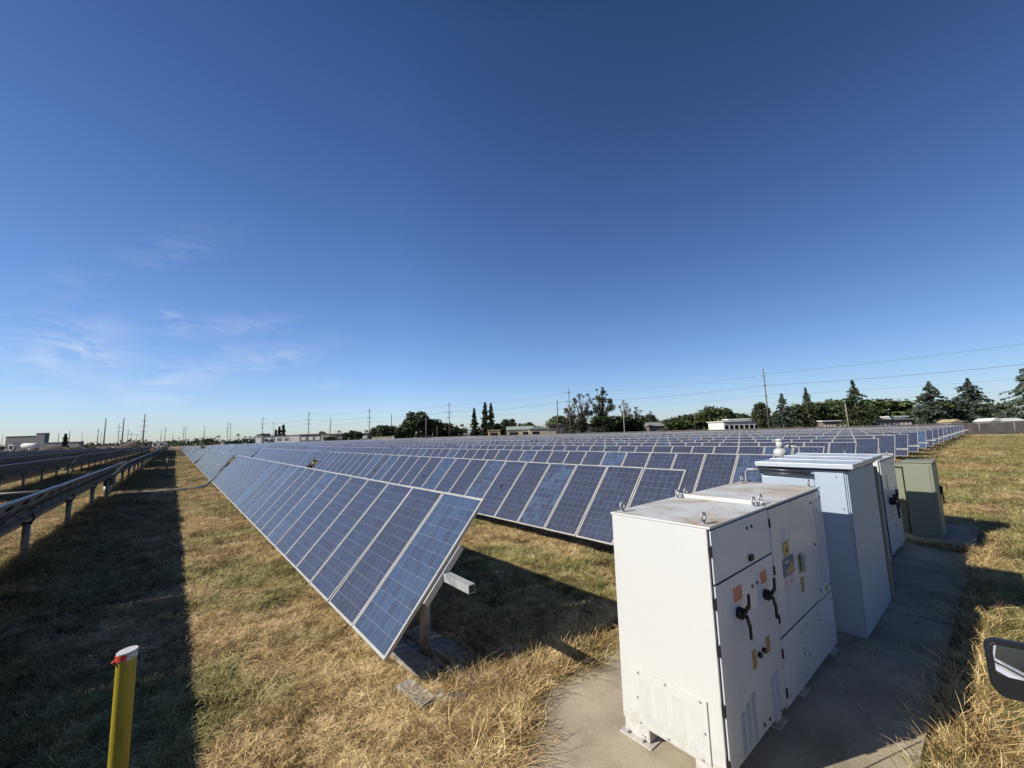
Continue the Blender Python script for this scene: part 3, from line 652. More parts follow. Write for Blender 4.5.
# vent pipe with cap behind the blue cabinet
vp = empty('vent_pipe', (9.0, 2.80, 0)); tag(vp, 'short white capped vent pipe showing above the blue cabinet roof', 'vent pipe')
MB().tube([(0, 0, 0), (0, 0, 2.15)], .06, 12).build('riser', M['conduit'], vp)
MB().tube([(0, 0, 2.08), (0, 0, 2.10), (0, 0, 2.2), (0, 0, 2.24)], [.09, .115, .115, .07], 18).tube([(0, 0, 2.24), (0, 0, 2.38)], .062, 16).tube([(0, 0, 2.38), (0, 0, 2.41), (0, 0, 2.43)], [.07, .07, .03], 16).build('cap', M['conduit'], vp)
MB().tube([(.03, -.08, 2.27), (.05, -.24, 2.28), (.06, -.29, 2.25), (.06, -.3, 2.0)], .022, 10).tube([(0, -.12, 2.28), (.0, -.16, 2.28)], .035, 12).build('elbow', M['galv'], vp)

tb_ = empty('transformer_box', (9.5, 2.2, ZP)); tag(tb_, 'dark brown metal box squeezed between the blue cabinet and the white one', 'power cabinet')
MB().box(-.92, .92, -.42, .42, 0, 1.80).build('body', paint('dark_brown', (.035, .03, .028), .6), tb_, bevel=.01); MB().box(-.95, .95, -.45, .45, 1.801, 1.83).build('top_plate', M['pipe_dark'], tb_, bevel=.005)
# white disconnect cabinet, third in line
C4 = empty('disconnect_cabinet', (11.4, 2.0, ZP)); tag(C4, 'white disconnect cabinet with black lever between the blue and green cabinets', 'power cabinet')
def CB(m, name, mats, bevel=0, par=None):
    o = m.build(name, mats, par or C4, bevel=bevel)
    if not par: o.location = -Vector(C4.location)
    return o
CX0, CX1, CY0, CY1, CT = 10.6, 12.15, 1.65, 2.5, 1.93
CB(MB().box(CX0, CX1, CY0, CY1, .15, CT), 'body', M['white_cab'], .006)
CB(MB().box(CX0 + .02, CX1 - .02, CY0 - .012, CY0 - .001, .2, CT - .02), 'door_gasket', M['gasket'])
c1 = CB(MB().box(CX0 + .01, CX1 - .01, CY0 - .028, CY0 - .014, .80, CT - .02), 'door', M['white_door'], .004)
c2 = CB(MB().box(CX0 + .01, CX1 - .01, CY0 - .028, CY0 - .014, .17, .785), 'door', M['white_door'], .004)
CB(MB().box(CX0 - .01, CX1 + .01, CY0 - .03, CY1 + .01, CT + .001, CT + .022), 'top_plate', M['white_cab'], .004)
for ex, ey in ((CX0 + .08, CY0 + .06), (CX1 - .08, CY0 + .06), (CX1 - .08, CY1 - .06)): eyebolt(C4, ex - 11.4, ey - 2.0, CT + .022 - ZP, M['galv'], 'y')
rotary_handle(c1, 11.05, 1.12, CY0 - .028, 1.35); rotary_handle(c1, 11.5, 1.15, CY0 - .028, .9)
plate(c1, 11.0, 11.12, 1.35, 1.62, CY0 - .028, M['label_pink'], marks=M['insul'])
m = MB()
for x, z in ((11.85, 1.8), (11.9, 1.3), (11.85, .9)): screw(m, x, CY0 - .028, z, r=.018)
m.build('bolt', M['black'], c1)
m = MB()
for x, z in ((11.6, .7), (11.4, .6)): screw(m, x, CY0 - .028, z, r=.018)
m.build('bolt', M['black'], c2)
CB(MB().box(CX0 - .03, CX0 + .2, CY0 + .03, CY0 + .2, ZP, .149).box(CX1 - .2, CX1, CY0 + .03, CY0 + .2, ZP, .149).box(CX0, CX0 + .2, CY1 - .2, CY1, ZP, .149).box(CX1 - .2, CX1, CY1 - .2, CY1, ZP, .149), 'foot', M['white_cab'])

# green cabinets at the end of the line
G = empty('meter_cabinet', (13.8, 1.5, ZP)); tag(G, 'tall sage green meter cabinet at the far end of the cabinet line', 'power cabinet')
GX0, GX1, GY0, GY1, GT = 13.3, 14.1, 1.15, 1.64, 1.72
def GB(m, name, mats, bevel=0):
    o = m.build(name, mats, G, bevel=bevel); o.location = -Vector(G.location); return o
GB(MB().box(GX0, GX1, GY0, GY1, ZP, GT), 'body', M['green_cab'], .01)
GB(MB().box(GX0 - .02, GX1 + .02, GY0 - .02, GY1 + .02, GT + .001, GT + .035), 'top_plate', M['green_cab'], .008)
GB(MB().box(GX0 - .012, GX0 - .001, GY0 + .05, GY1 - .02, ZP + .06, GT - .05), 'side_panel', M['green_cab'], .004)
GB(MB().box(GX0 + .03, GX1 - .02, GY0 - .014, GY0 - .001, ZP + .05, GT - .04), 'door', M['green_cab'], .004)
GB(MB().box(GX1 - .12, GX1 - .07, GY0 - .06, GY0 - .015, .95, 1.15).tube([(GX1 - .09, GY0 - .05, .75), (GX1 - .09, GY0 - .05, .95)], .014, 8), 'handle', M['black'], .006)
G2 = empty('meter_cabinet', (13.95, 2.0, ZP)); tag(G2, 'smaller green cabinet hidden behind the tall sage green one', 'power cabinet')
m = MB().box(-.35, .45, -.30, .30, 0, 1.55); o = m.build('body', M['green_cab'], G2, bevel=.008)
MB().box(-.40, .5, -.34, .34, 1.551, 1.60).build('top_plate', M['green_cab'], G2, bevel=.008)
MB().box(-.372, -.352, -.02, .10, 1.30, 1.48).box(-.372, -.352, -.02, .06, 1.15, 1.24).build('meter_socket', M['black'], G2, bevel=.006)

# ------------------------------------------------------------------ pickup (its door mirror reaches into the picture)
T = empty('pickup_truck', (2.3, -1.28, 0)); tag(T, 'black door mirror of a white pickup truck parked at the lower right edge', 'pickup truck')
def TB(m, name, mats, bevel=0, par=None):
    o = m.build(name, mats, par or T, bevel=bevel)
    if not par: o.location = -Vector(T.location)
    return o
YL, YR = -.30, -2.26
prof = [(-1.3, .55), (-1.3, 1.32), (.55, 1.34), (.60, 1.36), (3.05, 1.36), (4.6, 1.22), (4.75, 1.0), (4.75, .5), (4.45, .5)]
arch = lambda cx, r=.47: [(cx + r * math.cos(a), .45 + r * math.sin(a)) for a in [math.pi * i / 10 for i in range(11)]]
pr = prof + arch(3.9) + arch(-.45)
m = MB(); n = len(pr); m.add([(x, YL, z) for x, z in pr] + [(x, YR, z) for x, z in pr], [tuple(range(n)), tuple(range(2 * n - 1, n - 1, -1))] + [(i, i + n, (i + 1) % n + n, (i + 1) % n) for i in range(n)])
TB(m, 'body', M['truck_white'], .02)
cabp = [(.62, 1.365), (.85, 1.9), (2.35, 1.93), (3.0, 1.365)]
m = MB(); n = 4; yi = .16
m.add([(x, YL - (.03 if z < 1.5 else yi), z) for x, z in cabp] + [(x, YR + (.03 if z < 1.5 else yi), z) for x, z in cabp], [(0, 1, 2, 3), (7, 6, 5, 4)] + [(i, i + n, (i + 1) % n + n, (i + 1) % n) for i in range(n)])
TB(m, 'cab', M['truck_white'], .03)
TB(MB().add([(.86, YL - .022, 1.40), (1.68, YL - .022, 1.40), (1.68, YL - .132, 1.86), (1.0, YL - .132, 1.86)], [(0, 1, 2, 3)]).add([(1.76, YL - .022, 1.40), (2.85, YL - .022, 1.40), (2.36, YL - .132, 1.86), (1.76, YL - .132, 1.86)], [(0, 1, 2, 3)]), 'side_window', M['glass_dark'])
TB(MB().box(.7, 3.02, YL + .0, YL + .012, 1.325, 1.345), 'window_trim', M['chrome'])
TB(MB().box(.78, .785, YL + .001, YL + .004, .6, 1.32).box(1.72, 1.725, YL + .001, YL + .004, .6, 1.32).box(2.8, 2.805, YL + .001, YL + .004, .6, 1.32), 'door_seam', M['gasket'])
TB(MB().box(1.85, 2.05, YL + .012, YL + .045, 1.12, 1.16).box(.9, 1.1, YL + .012, YL + .045, 1.12, 1.16), 'door_handle', M['chrome'], .006)
for cx in (3.9, -.45):
    for yy in (YL - .12, YR + .12):
        o = TB(MB().tube([(cx, yy - .11, .40), (cx, yy + .11, .40)], .40, 28), 'tyre', M['rubber'], .02)
        MB().tube([(cx, yy - .12, .40), (cx, yy + .12, .40)], .24, 20).build('rim', M['galv'], o)
# mirror: housing, main glass, small convex glass below, arm
MX, MYc, MZ = 2.92, .008, 1.575
mr = empty('side_mirror', (0, 0, 0)); mr.parent = T; mr.location = Vector((MX, MYc, MZ)) - Vector(T.location); mr.rotation_euler = (0, math.radians(5), math.radians(13))
def rr(wd, ht, r, n=5):
    P = []
    for cx, cy, a0 in ((wd - r, ht - r, 0), (-wd + r, ht - r, 90), (-wd + r, -ht + r, 180), (wd - r, -ht + r, 270)):
        for i in range(n + 1): a = math.radians(a0 + 90 * i / n); P.append((cx + r * math.cos(a), cy + r * math.sin(a)))
    return P
m = MB(); S = [(-.012, 1.0), (0, 1.03), (.05, 1.03), (.10, .85), (.13, .5)]; P = rr(.155, .112, .04); n = len(P)
for dx, sc in S: m.v += [(dx, y * sc, z * sc) for y, z in P]
for i in range(len(S) - 1):
    for k in range(n): m.f.append((i * n + k, i * n + (k + 1) % n, (i + 1) * n + (k + 1) % n, (i + 1) * n + k)); m.m.append(0); m.sm.append(True)
m.f.append(tuple((len(S) - 1) * n + k for k in range(n))); m.m.append(0); m.sm.append(False)
m.f.append(tuple(range(n))[::-1]); m.m.append(0); m.sm.append(False)
m.build('mirror_housing', M['black'], mr)
m = MB(); P = rr(.145, .062, .018); m.add([(-.0155, y, z + .038) for y, z in P], [tuple(range(len(P)))[::-1]]); m.build('mirror_glass', M['mirror'], mr)
m = MB(); P = rr(.078, .025, .010); m.add([(-.0155, y - .040, z - .068) for y, z in P], [tuple(range(len(P)))[::-1]]); m.build('convex_glass', M['mirror'], mr)
TB(MB().tube([(MX + .06, -.09, MZ - .02), (MX - .02, -.2, MZ - .12), (MX - .10, YL - .02, MZ - .20)], [.028, .032, .05], 10), 'mirror_arm', M['black'])

# ------------------------------------------------------------------ grass
SRC = bpy.data.collections.new('grass_sources')
def clump(name, n, rad, lmin, lmax, zmin, zmax, wd, mat, segs=3, up=0.0):
    V = []; F = []; A = []
    for i in range(n):
        a = random.uniform(0, 2 * math.pi); r0 = rad * math.sqrt(random.random()); x, y = r0 * math.cos(a), r0 * math.sin(a)
        d = random.uniform(0, 2 * math.pi); L = random.uniform(lmin, lmax); zt = random.uniform(zmin, zmax); curl = random.uniform(-1.3, 1.3) * (2.2 if lmax > .33 else 1)
        z0 = random.uniform(0, zmax * .35) if up == 0 else 0; b = len(V); rv = random.random()
        hw = wd * random.uniform(.6, 1.3) / 2; px_, py_ = x, y
        for s in range(segs + 1):
            u_ = s / segs; dd = d + curl * u_
            if s: px_ += L / segs * math.cos(dd) * (1 - up * (1 - u_ * .6)); py_ += L / segs * math.sin(dd) * (1 - up * (1 - u_ * .6))
            z = z0 + (zt * math.sin(u_ * math.pi * .75) if up == 0 else zt * (u_ ** .8))
            k = hw * (1 - .75 * u_ ** 2); nx_, ny_ = -math.sin(dd) * k, math.cos(dd) * k
            V += [(px_ + nx_, py_ + ny_, z + random.uniform(-1, 1) * k * .6), (px_ - nx_, py_ - ny_, z)]; A += [rv, rv]
        for s in range(segs): F.append((b + 2 * s, b + 2 * s + 1, b + 2 * s + 3, b + 2 * s + 2))
    return tri_mesh(name, V, F, mat, attr=A)
def source_set(tagname, specs):
    c = bpy.data.collections.new(tagname)
    for i, sp in enumerate(specs):
        o = bpy.data.objects.new(f'{tagname}_{i}', clump(tagname, *sp)); c.objects.link(o)
    return c
c_straw = source_set('straw_clump', [(46, .20, .10, .30, .012, .065, .0045, M['straw']) for _ in range(6)])
c_sg = source_set('mixed_clump', [(46, .18, .08, .24, .015, .075, .0045, M['straw_green']) for _ in range(5)])
c_green = source_set('green_clump', [(40, .09, .06, .16, .04, .12, .005, M['blade_green'], 3, .55) for _ in range(4)])
c_weed = source_set('weed_clump', [(38, .15, .15, .38, .03, .17, .005, M['straw'], 4, .10) for _ in range(6)])
def scatter(name, pts, scl, coll, label=None):
    me = bpy.data.meshes.new(name); me.vertices.add(len(pts)); me.vertices.foreach_set('co', np.asarray(pts, np.float32).ravel())
    a = me.attributes.new('sc', 'FLOAT', 'POINT'); a.data.foreach_set('value', np.asarray(scl, np.float32)); me.update()
    o = link(name, me); tag(o, label, name.replace('_', ' ') if label else None, kind='stuff')
    ng = bpy.data.node_groups.new(name, 'GeometryNodeTree'); ng.interface.new_socket('Geometry', in_out='INPUT', socket_type='NodeSocketGeometry'); ng.interface.new_socket('Geometry', in_out='OUTPUT', socket_type='NodeSocketGeometry')
    N = ng.nodes; gi = N.new('NodeGroupInput'); go = N.new('NodeGroupOutput'); m2p = N.new('GeometryNodeMeshToPoints'); iop = N.new('GeometryNodeInstanceOnPoints')
    ci = N.new('GeometryNodeCollectionInfo'); ci.inputs['Collection'].default_value = coll; ci.inputs['Separate Children'].default_value = True; ci.inputs['Reset Children'].default_value = True
    rv = N.new('FunctionNodeRandomValue'); rv.data_type = 'FLOAT_VECTOR'; rv.inputs[0].default_value = (-.12, -.12, 0); rv.inputs[1].default_value = (.12, .12, 6.283)
    na = N.new('GeometryNodeInputNamedAttribute'); na.data_type = 'FLOAT'; na.inputs[0].default_value = 'sc'
    L = ng.links.new; L(gi.outputs[0], m2p.inputs[0]); L(m2p.outputs[0], iop.inputs['Points']); L(ci.outputs[0], iop.inputs['Instance']); iop.inputs['Pick Instance'].default_value = True
    L(rv.outputs[0], iop.inputs['Rotation']); L(na.outputs[0], iop.inputs['Scale']); L(iop.outputs[0], go.inputs[0])
    md = o.modifiers.new('scatter', 'NODES'); md.node_group = ng; return o
def vnoise(x, y, s, seed):                           # cheap smooth value noise
    g = np.random.default_rng(seed).random((256, 256)); X = x * s; Y = y * s; xi = np.floor(X).astype(int); yi = np.floor(Y).astype(int); fx = X - xi; fy = Y - yi
    fx = fx * fx * (3 - 2 * fx); fy = fy * fy * (3 - 2 * fy); G_ = lambda a, b: g[a % 256, b % 256]
    return (G_(xi, yi) * (1 - fx) + G_(xi + 1, yi) * fx) * (1 - fy) + (G_(xi, yi + 1) * (1 - fx) + G_(xi + 1, yi + 1) * fx) * fy
def field(n, rmin, rmax, expo, azmin=-28, azmax=112):
    u_ = rng.random(n); r = (rmin ** expo + u_ * (rmax ** expo - rmin ** expo)) ** (1 / expo); a = np.radians(rng.uniform(azmin, azmax, n))
    x = r * np.sin(a); y = r * np.cos(a)
    ok = ~(inpoly(x, y, [(p[0] + (-.11 if p[0] < 3 else .08), p[1] + (-.09 if p[1] < 2 else .09)) for p in PAD]) | inpoly(x, y, PAD2)); return x[ok], y[ok], r[ok]
NB = 98000
x, y, r = field(NB, 1.6, 105, .36)
gn = vnoise(x, y, .55, 1) * .6 + vnoise(x, y, 1.9, 2) * .4; hump = vnoise(x, y, 2.6, 5)
right_ = (y < 1.2) & (x > 3)
gp = gn + np.where(right_, .16, 0) + np.where(x < -.5, .02, 0); gp = gp + np.where((x > 8) & (np.abs(y + .35 - .8 * (vnoise(x, y, .15, 31) - .5)) < .35), .3, 0); sel = gp > .565
sc_ = (.8 + .5 * hump) * np.clip((r / 9) ** .45, .9, 2.6)
thin = rng.random(len(x)) < np.where(hump < .36, .15, np.where(hump < .5, .6, 1))
def pts3(mask): return np.stack([x[mask], y[mask], np.zeros(mask.sum())], 1)
mA = ~sel & thin; mB = sel & thin
scatter('dry_grass', pts3(mA), sc_[mA], c_straw, 'flattened dry straw grass covering the field')
scatter('mixed_grass', pts3(mB), sc_[mB], c_sg, 'patchy yellow green grass between the straw')
x, y, r = field(9000, 2, 60, .55); gn = vnoise(x, y, .55, 1) * .5 + vnoise(x, y, 3.1, 9) * .5; k_ = gn > np.where((y < 1.2) & (x > 3), .60, .66)
scatter('green_grass', np.stack([x[k_], y[k_], 0 * x[k_]], 1), rng.uniform(.7, 1.5, k_.sum()) * np.clip((r[k_] / 12) ** .3, .9, 1.8), c_green, 'small fresh green grass tufts in the dry straw')
x, y, r = field(16000, 2, 60, .5); hm = vnoise(x, y, 1.3, 21) * .5 + vnoise(x, y, 4.1, 22) * .5; k_ = hm > .56
scatter('straw_tufts', np.stack([x[k_], y[k_], 0 * x[k_]], 1), rng.uniform(.5, 1.0, k_.sum()) * np.clip((r[k_] / 10) ** .35, .9, 1.8), c_weed, 'raised tufts of dry straw in the mown field')
# taller dead weeds round the first post, along the pad and the cabinet edges
wp = []
def strip(x0, y0, x1, y1, n, sp): 
    for i in range(n):
        u_ = random.random(); wp.append((x0 + (x1 - x0) * u_ + random.gauss(0, sp), y0 + (y1 - y0) * u_ + random.gauss(0, sp), 0))
strip(2.2, 2.95, 2.9, 3.6, 90, .12); strip(2.9, 3.5, 6.0, 3.7, 210, .16); strip(2.0, 4.0, 3.5, 3.75, 190, .20); strip(2.0, 3.2, 2.8, 3.5, 60, .25); strip(4.6, .50, 8.0, .50, 110, .07); strip(8, .5, 12.2, .55, 90, .07)
strip(12.45, .6, 12.5, 2.4, 110, .13); strip(3.2, 3.7, 3.6, 5.2, 30, .25); strip(15.6, .6, 15.7, 2.0, 30, .15); strip(2.1, 5.2, 2.5, 6.5, 12, .3)
wp = np.array(wp); bad = inpoly(wp[:, 0], wp[:, 1], PAD) | inpoly(wp[:, 0], wp[:, 1], PAD2); wp = wp[~bad]
scatter('dead_weeds', wp, rng.uniform(.6, 1.35, len(wp)), c_weed, 'taller dead weeds curling over the edge of the concrete pad')
# blown straw on the pad
sp2 = np.array([(random.uniform(6.3, 10), random.gauss(1.05, .25), ZP) for _ in range(26)] + [(random.uniform(2.2, 3.4), random.gauss(2.5, .3), ZP) for _ in range(0)])
scatter('loose_straw', sp2, rng.uniform(.35, .7, len(sp2)), c_straw, 'loose straw blown onto the shaded concrete pad')

# ------------------------------------------------------------------ trees
def leaves(centers, radii, n, size, shell=.55, flat=1.0, aspect=.6):
    c = np.asarray(centers, float); rd = np.asarray(radii, float); p = rd ** 2 / np.sum(rd ** 2); idx = rng.choice(len(c), n, p=p)
    d = rng.normal(size=(n, 3)); d /= np.linalg.norm(d, axis=1)[:, None]; rr_ = (shell + (1 - shell) * rng.random(n)) * rd[idx]
    pos = c[idx] + d * rr_[:, None] * np.array([1, 1, flat])
    return pos
def cards(pos, size, aspect=.6, droop=None):
    n = len(pos); a = rng.normal(size=(n, 3)); a /= np.linalg.norm(a, axis=1)[:, None]; b = rng.normal(size=(n, 3)); b -= a * np.sum(a * b, 1)[:, None]; b /= np.linalg.norm(b, axis=1)[:, None]
    s = size * rng.uniform(.6, 1.4, n)[:, None]; a *= s; b *= s * aspect
    V = np.stack([pos - a, pos + b * .9, pos + a, pos - b], 1).reshape(-1, 3); F = np.arange(4 * n).reshape(-1, 4); A = np.repeat(rng.random(n), 4)
    return V, F, A
def trunk_mesh(h, r, limbs, bend=.04):
    m = MB(); pts = [(math.sin(i * 1.3) * bend * h * .3 * i / 5, math.cos(i * 1.7) * bend * h * .2 * i / 5, h * i / 6 - (.2 if i == 0 else 0)) for i in range(7)]
    m.tube(pts, [r * (1 - .8 * i / 6) for i in range(7)], 7)
    for (z0, tx, ty, tz, rl) in limbs:
        k = z0 / h * 6; i = min(5, int(k)); f_ = k - i; s = [pts[i][j] * (1 - f_) + pts[i + 1][j] * f_ for j in range(3)]
        mid = [(s[0] + tx) / 2 * 1.05, (s[1] + ty) / 2 * 1.05, (s[2] + tz) / 2 - .03 * h]; m.tube([s, mid, (tx, ty, tz)], [rl, rl * .65, rl * .2], 5)
    return m.mesh('trunk', M['trunk'])
def broadleaf(w_, h, mat, nb=26, n=3200, size=.42, base=.12, lumpy=.2):
    cs = []; rs = []; zc = h * (base + (1 - base) / 2)
    for i in range(nb):
        while True:
            d = rng.uniform(-1, 1, 3)
            if np.linalg.norm(d) < 1: break
        q = d * np.array([w_ / 2 * .8, w_ / 2 * .8, h * (1 - base) / 2 * .82]); rad = w_ * rng.uniform(.12, .24); cs.append((q[0], q[1], zc + q[2])); rs.append(rad)
    pos = leaves(cs, rs, n, size, .45); pos = pos[pos[:, 2] > .1]
    V, F, A = cards(pos, size); tr = trunk_mesh(h * .75, h * .028, [(h * .3, c[0] * .8, c[1] * .8, c[2], h * .012) for c in cs[:7]])
    return tri_mesh('crown', V, F, mat, attr=A), tr
def deodar(h, rad, mat, n=5200, size=.34, lean=0, spire=.14, skirt=.06):
    P = []; tiers = int(h * 1.7); ph0 = random.uniform(0, 6); pa = random.uniform(0, 6)
    limbs = []
    for i in range(tiers):
        u_ = (i + .5) / tiers; z = h * (skirt + (1 - skirt) * u_); L0 = rad * ((1 - u_) ** .85) * (.82 + .18 * math.sin(z * 1.7 + ph0)) + .25
        if u_ > 1 - spire: L0 *= .6
        for b in range(rng.integers(5, 8)):
            a = rng.uniform(0, 6.283); L = L0 * rng.uniform(.5, 1.2) * (.85 + .2 * math.sin(a * 2 + pa + z * .5)); k = int(5 + L * 9)
            t_ = rng.random(k) ** .7; wd = .12 + .22 * L * np.sin(np.pi * np.clip(t_, .05, 1)) ** 1; off = rng.normal(0, .5, k) * wd
            zz = z + L * (.16 * t_ - .34 * t_ ** 2) - np.abs(rng.normal(0, .10, k)) - .05 * np.abs(off)
            P.append(np.stack([np.cos(a) * L * t_ - np.sin(a) * off, np.sin(a) * L * t_ + np.cos(a) * off, zz], 1))
            if b < 3: limbs.append((z * .98, math.cos(a) * L * .8, math.sin(a) * L * .8, z - .04 * L, .012 * h * (1 - u_) + .02))
    P = np.concatenate(P); P = P[P[:, 2] > .15]
    V, F, A = cards(P, size, .45); return tri_mesh('crown', V, F, mat, attr=A), trunk_mesh(h * .98, h * .024, limbs[::2], .0)
def column(h, rad, mat, n=2600, size=.4, taper=.8):
    P = []; 
    for i in range(n):
        u_ = rng.random() ** .9; z = h * (.04 + .96 * u_); R_ = rad * (1 - u_ ** 2.0 * taper) * (.8 + .25 * math.sin(z * 1.9 + 2)) * rng.uniform(.55, 1.05); a = rng.uniform(0, 6.283); P.append((R_ * math.cos(a), R_ * math.sin(a), z))
    V, F, A = cards(np.array(P), size, .5); return tri_mesh('crown', V, F, mat, attr=A), trunk_mesh(h * .9, h * .022, [], 0)
def sparse_tree(h, w_, mat, blobs, n=2200, size=.36):
    cs = []; rs = []
    for bx, by, bz, br in blobs:
        for q_ in range(6): cs.append(((bx + random.gauss(0, .055)) * w_ , (by + random.gauss(0, .055)) * w_, (bz + random.gauss(0, .035)) * h)); rs.append(br * h * random.uniform(.35, .75))
    pos = leaves(cs, rs, n, size, .2, .8); V, F, A = cards(pos, size, .45)
    return tri_mesh('crown', V, F, mat, attr=A), trunk_mesh(h * .8, h * .022, [(h * .28 + .3 * c[2] * .5, c[0], c[1], c[2], h * .010) for c in cs], .06)
def palm(h):
    m = MB(); P = []
    for i in range(22):
        a = i * 2.4; L = 1.7 + .5 * math.sin(i); e0 = .9 - .08 * i
        for j in range(8): t_ = j / 7; P.append((math.cos(a) * L * t_, math.sin(a) * L * t_, h + L * (e0 * t_ - 1.0 * t_ * t_)))
    V, F, A = cards(np.array(P), .42, .35); return tri_mesh('crown', V, F, M['leaf_mid'], attr=A), trunk_mesh(h, .22, [], .01)
def tree(meshes, px, depth, label, h=None, name='tree', cat='tree', sc=(1, 1, 1), rz=None, group='trees beyond the solar field'):
    p = at(px, depth); o = empty(name, p, random.uniform(0, 6.28) if rz is None else rz); tag(o, label, cat, group)
    c = link('crown', meshes[0], o); t_ = link('trunk', meshes[1], o)
    if sc != (1, 1, 1): o.scale = sc
    return o
LD, LM, LP, LB, LE = M['leaf_dark'], M['leaf_mid'], M['leaf_pale'], M['leaf_blue'], M['leaf_euc']
bro = [broadleaf(10, 10, LD, 28), broadleaf(10, 10, LM, 22), broadleaf(10, 10, LD, 18, base=.05), broadleaf(10, 10, LP, 20, n=1700)]
def extent(me):
    c = np.empty(len(me.vertices) * 3, np.float32); me.vertices.foreach_get('co', c); c = c.reshape(-1, 3); return np.percentile(c[:, 0], 98) - np.percentile(c[:, 0], 2), np.percentile(c[:, 2], 99.3)
EXT = [extent(b[0]) for b in bro]
def btree(px, ytop, wpx, depth, v, label, name='broadleaf_tree'):
    h = hgt(px, ytop, depth); wd = wpx * depth / FPX; e = EXT[v]; return tree(bro[v], px, depth, label, name=name, sc=(wd / e[0] * .90, wd / e[0] * .90, h / e[1] * 1.02))
# right hand conifers
def dtree(px, ytop, rpx, depth, label, mat=LB, **kw):
    h = hgt(px, ytop, depth); px += (px - 412) / 3300 * (hz(px) - ytop) * .8; rpx *= 1.42; return tree(deodar(h, rpx * depth / FPX, mat, **kw), px, depth, label, name='cedar_tree')
dtree(1029, 359, 38, 112, 'large blue green cedar cut by the right edge of the picture', size=.40)
dtree(968, 378, 26, 124, 'broad dark cedar left of the large cedar at the right edge', size=.42)
dtree(929, 381, 24, 124, 'blue green layered cedar rising behind the end of the panel rows', size=.42)
dtree(853, 380, 17, 122, 'tall pointed cedar with a small second leader above round trees', size=.40, mat=LD)
dtree(806, 387, 9, 128, 'narrow cedar spire poking out of a round dark tree', mat=LD, size=.36)
dtree(782, 393, 13, 126, 'small pale cedar right of the tall wooden power pole', size=.38)
btree(815, 404, 46, 134, 0, 'round dark tree wrapped around the cedar spire')
btree(836, 401, 22, 140, 1, 'lighter round tree left of the leaning short pole')
btree(880, 401, 42, 142, 1, 'wide green tree right of the tall pointed cedar')
btree(866, 408, 34, 136, 0, 'dark tree at the foot of the tall pointed cedar')
btree(764, 404, 14, 138, 2, 'small dark oval tree just left of the tall wooden power pole')
btree(948, 403, 26, 134, 1, 'green tree filling the gap between two cedars')
btree(994, 404, 30, 132, 0, 'dark tree between the broad cedar and the large edge cedar')
btree(904, 414, 16, 160, 0, 'low distant tree beside the blue green layered cedar')
btree(778, 413, 12, 165, 0, 'tiny dark tree behind the small pale cedar'); btree(797, 414, 18, 150, 2, 'low dark tree between the small cedar and the spire')
# middle
for px, yt, wp_, dp, v, lb in [(735, 414, 26, 190, 0, 'dark tree left above the white flat building'), (722, 411, 26, 176, 0, 'dark round tree beside the pole with crossarms'), (714, 408, 24, 168, 1, 'green tree with pale leaning trunks behind the field'),
    (700, 414, 22, 172, 0, 'rounded dark tree left of the green tree with pale trunks'), (685, 416, 26, 178, 1, 'round green tree in the middle of the tree line'), (671, 420, 18, 182, 0, 'low dark tree left of the round green one'), (660, 422, 16, 190, 1, 'low tree beside the grey pitched roof'),
    (648, 416, 24, 190, 0, 'dark tree behind the grey pitched roof'), (636, 420, 22, 170, 2, 'dark hedge like tree left of the grey pitched roof'), (620, 418, 28, 168, 2, 'dark low tree right of the feathery tall tree'), (605, 417, 24, 166, 2, 'dark undergrowth tree under the feathery tall tree'),
    (744, 417, 14, 200, 0, 'small distant tree over the white flat building'), (750, 417, 10, 205, 2, 'tiny round tree over the white flat building'), (773, 417, 8, 210, 2, 'tiny tree seen past the tall wooden power pole'),
    (559, 417, 22, 210, 1, 'bright green dome shaped tree behind the dark wall'), (529, 423, 10, 240, 1, 'small green tree over the beige warehouse'), (520, 424, 5, 245, 0, 'tiny dark tree over the beige warehouse'),
    (508, 420, 18, 225, 0, 'dark tree right of the twin pines'), (499, 424, 12, 225, 0, 'small dark tree right next to the twin pines'),
    (418, 413, 28, 235, 0, 'largest round dark tree left of the pole line'), (408, 421, 14, 232, 1, 'green tree on the left shoulder of the largest round tree'), (434, 420, 20, 238, 0, 'dark tree on the right shoulder of the largest round tree'), (444, 424, 18, 236, 2, 'low dark tree beside the tall crossarm pole'),
    (401, 428, 14, 230, 0, 'low dark tree before the largest round tree'), (455, 427, 10, 235, 1, 'small green bush like tree right of the tall crossarm pole'), (464, 428, 9, 240, 3, 'pale thin tree before the pines'),
    (385, 426, 22, 245, 0, 'dark round tree group right of the warehouse pole'), (377, 428, 12, 250, 2, 'small dark tree at the left end of the round group'), (394, 430, 12, 245, 0, 'low tree between the round group and the largest tree'),
    (345, 433, 7, 260, 0, 'small round dark tree in front of the grey warehouse'), (358, 432, 9, 262, 0, 'second small round tree in front of the grey warehouse'), (352, 431, 8, 290, 1, 'green tree behind the grey warehouse'), (322, 432, 8, 320, 1, 'green tree above the long grey warehouse'), (330, 437, 7, 255, 1, 'low bush by the beige end of the warehouse'),
    (262, 434, 8, 330, 1, 'green tree above the left warehouse'), (268, 434, 6, 330, 0, 'low dark tree above the left warehouse')]:
    btree(px, yt, wp_, dp, v, lb)
for px, yt, rp, dp, lb in [(474.5, 408, 4.4, 226, 'separate dark pine left of the twin pines'), (485.5, 402, 4.8, 224, 'left one of the twin tall dark pines'), (491.5, 403, 4.6, 222, 'right one of the twin tall dark pines')]:
    h = hgt(px, yt, dp); tree(deodar(h, rp * dp / FPX * 1.7, LD, size=.6, spire=.05, skirt=.03), px, dp, lb, name='pine_tree')
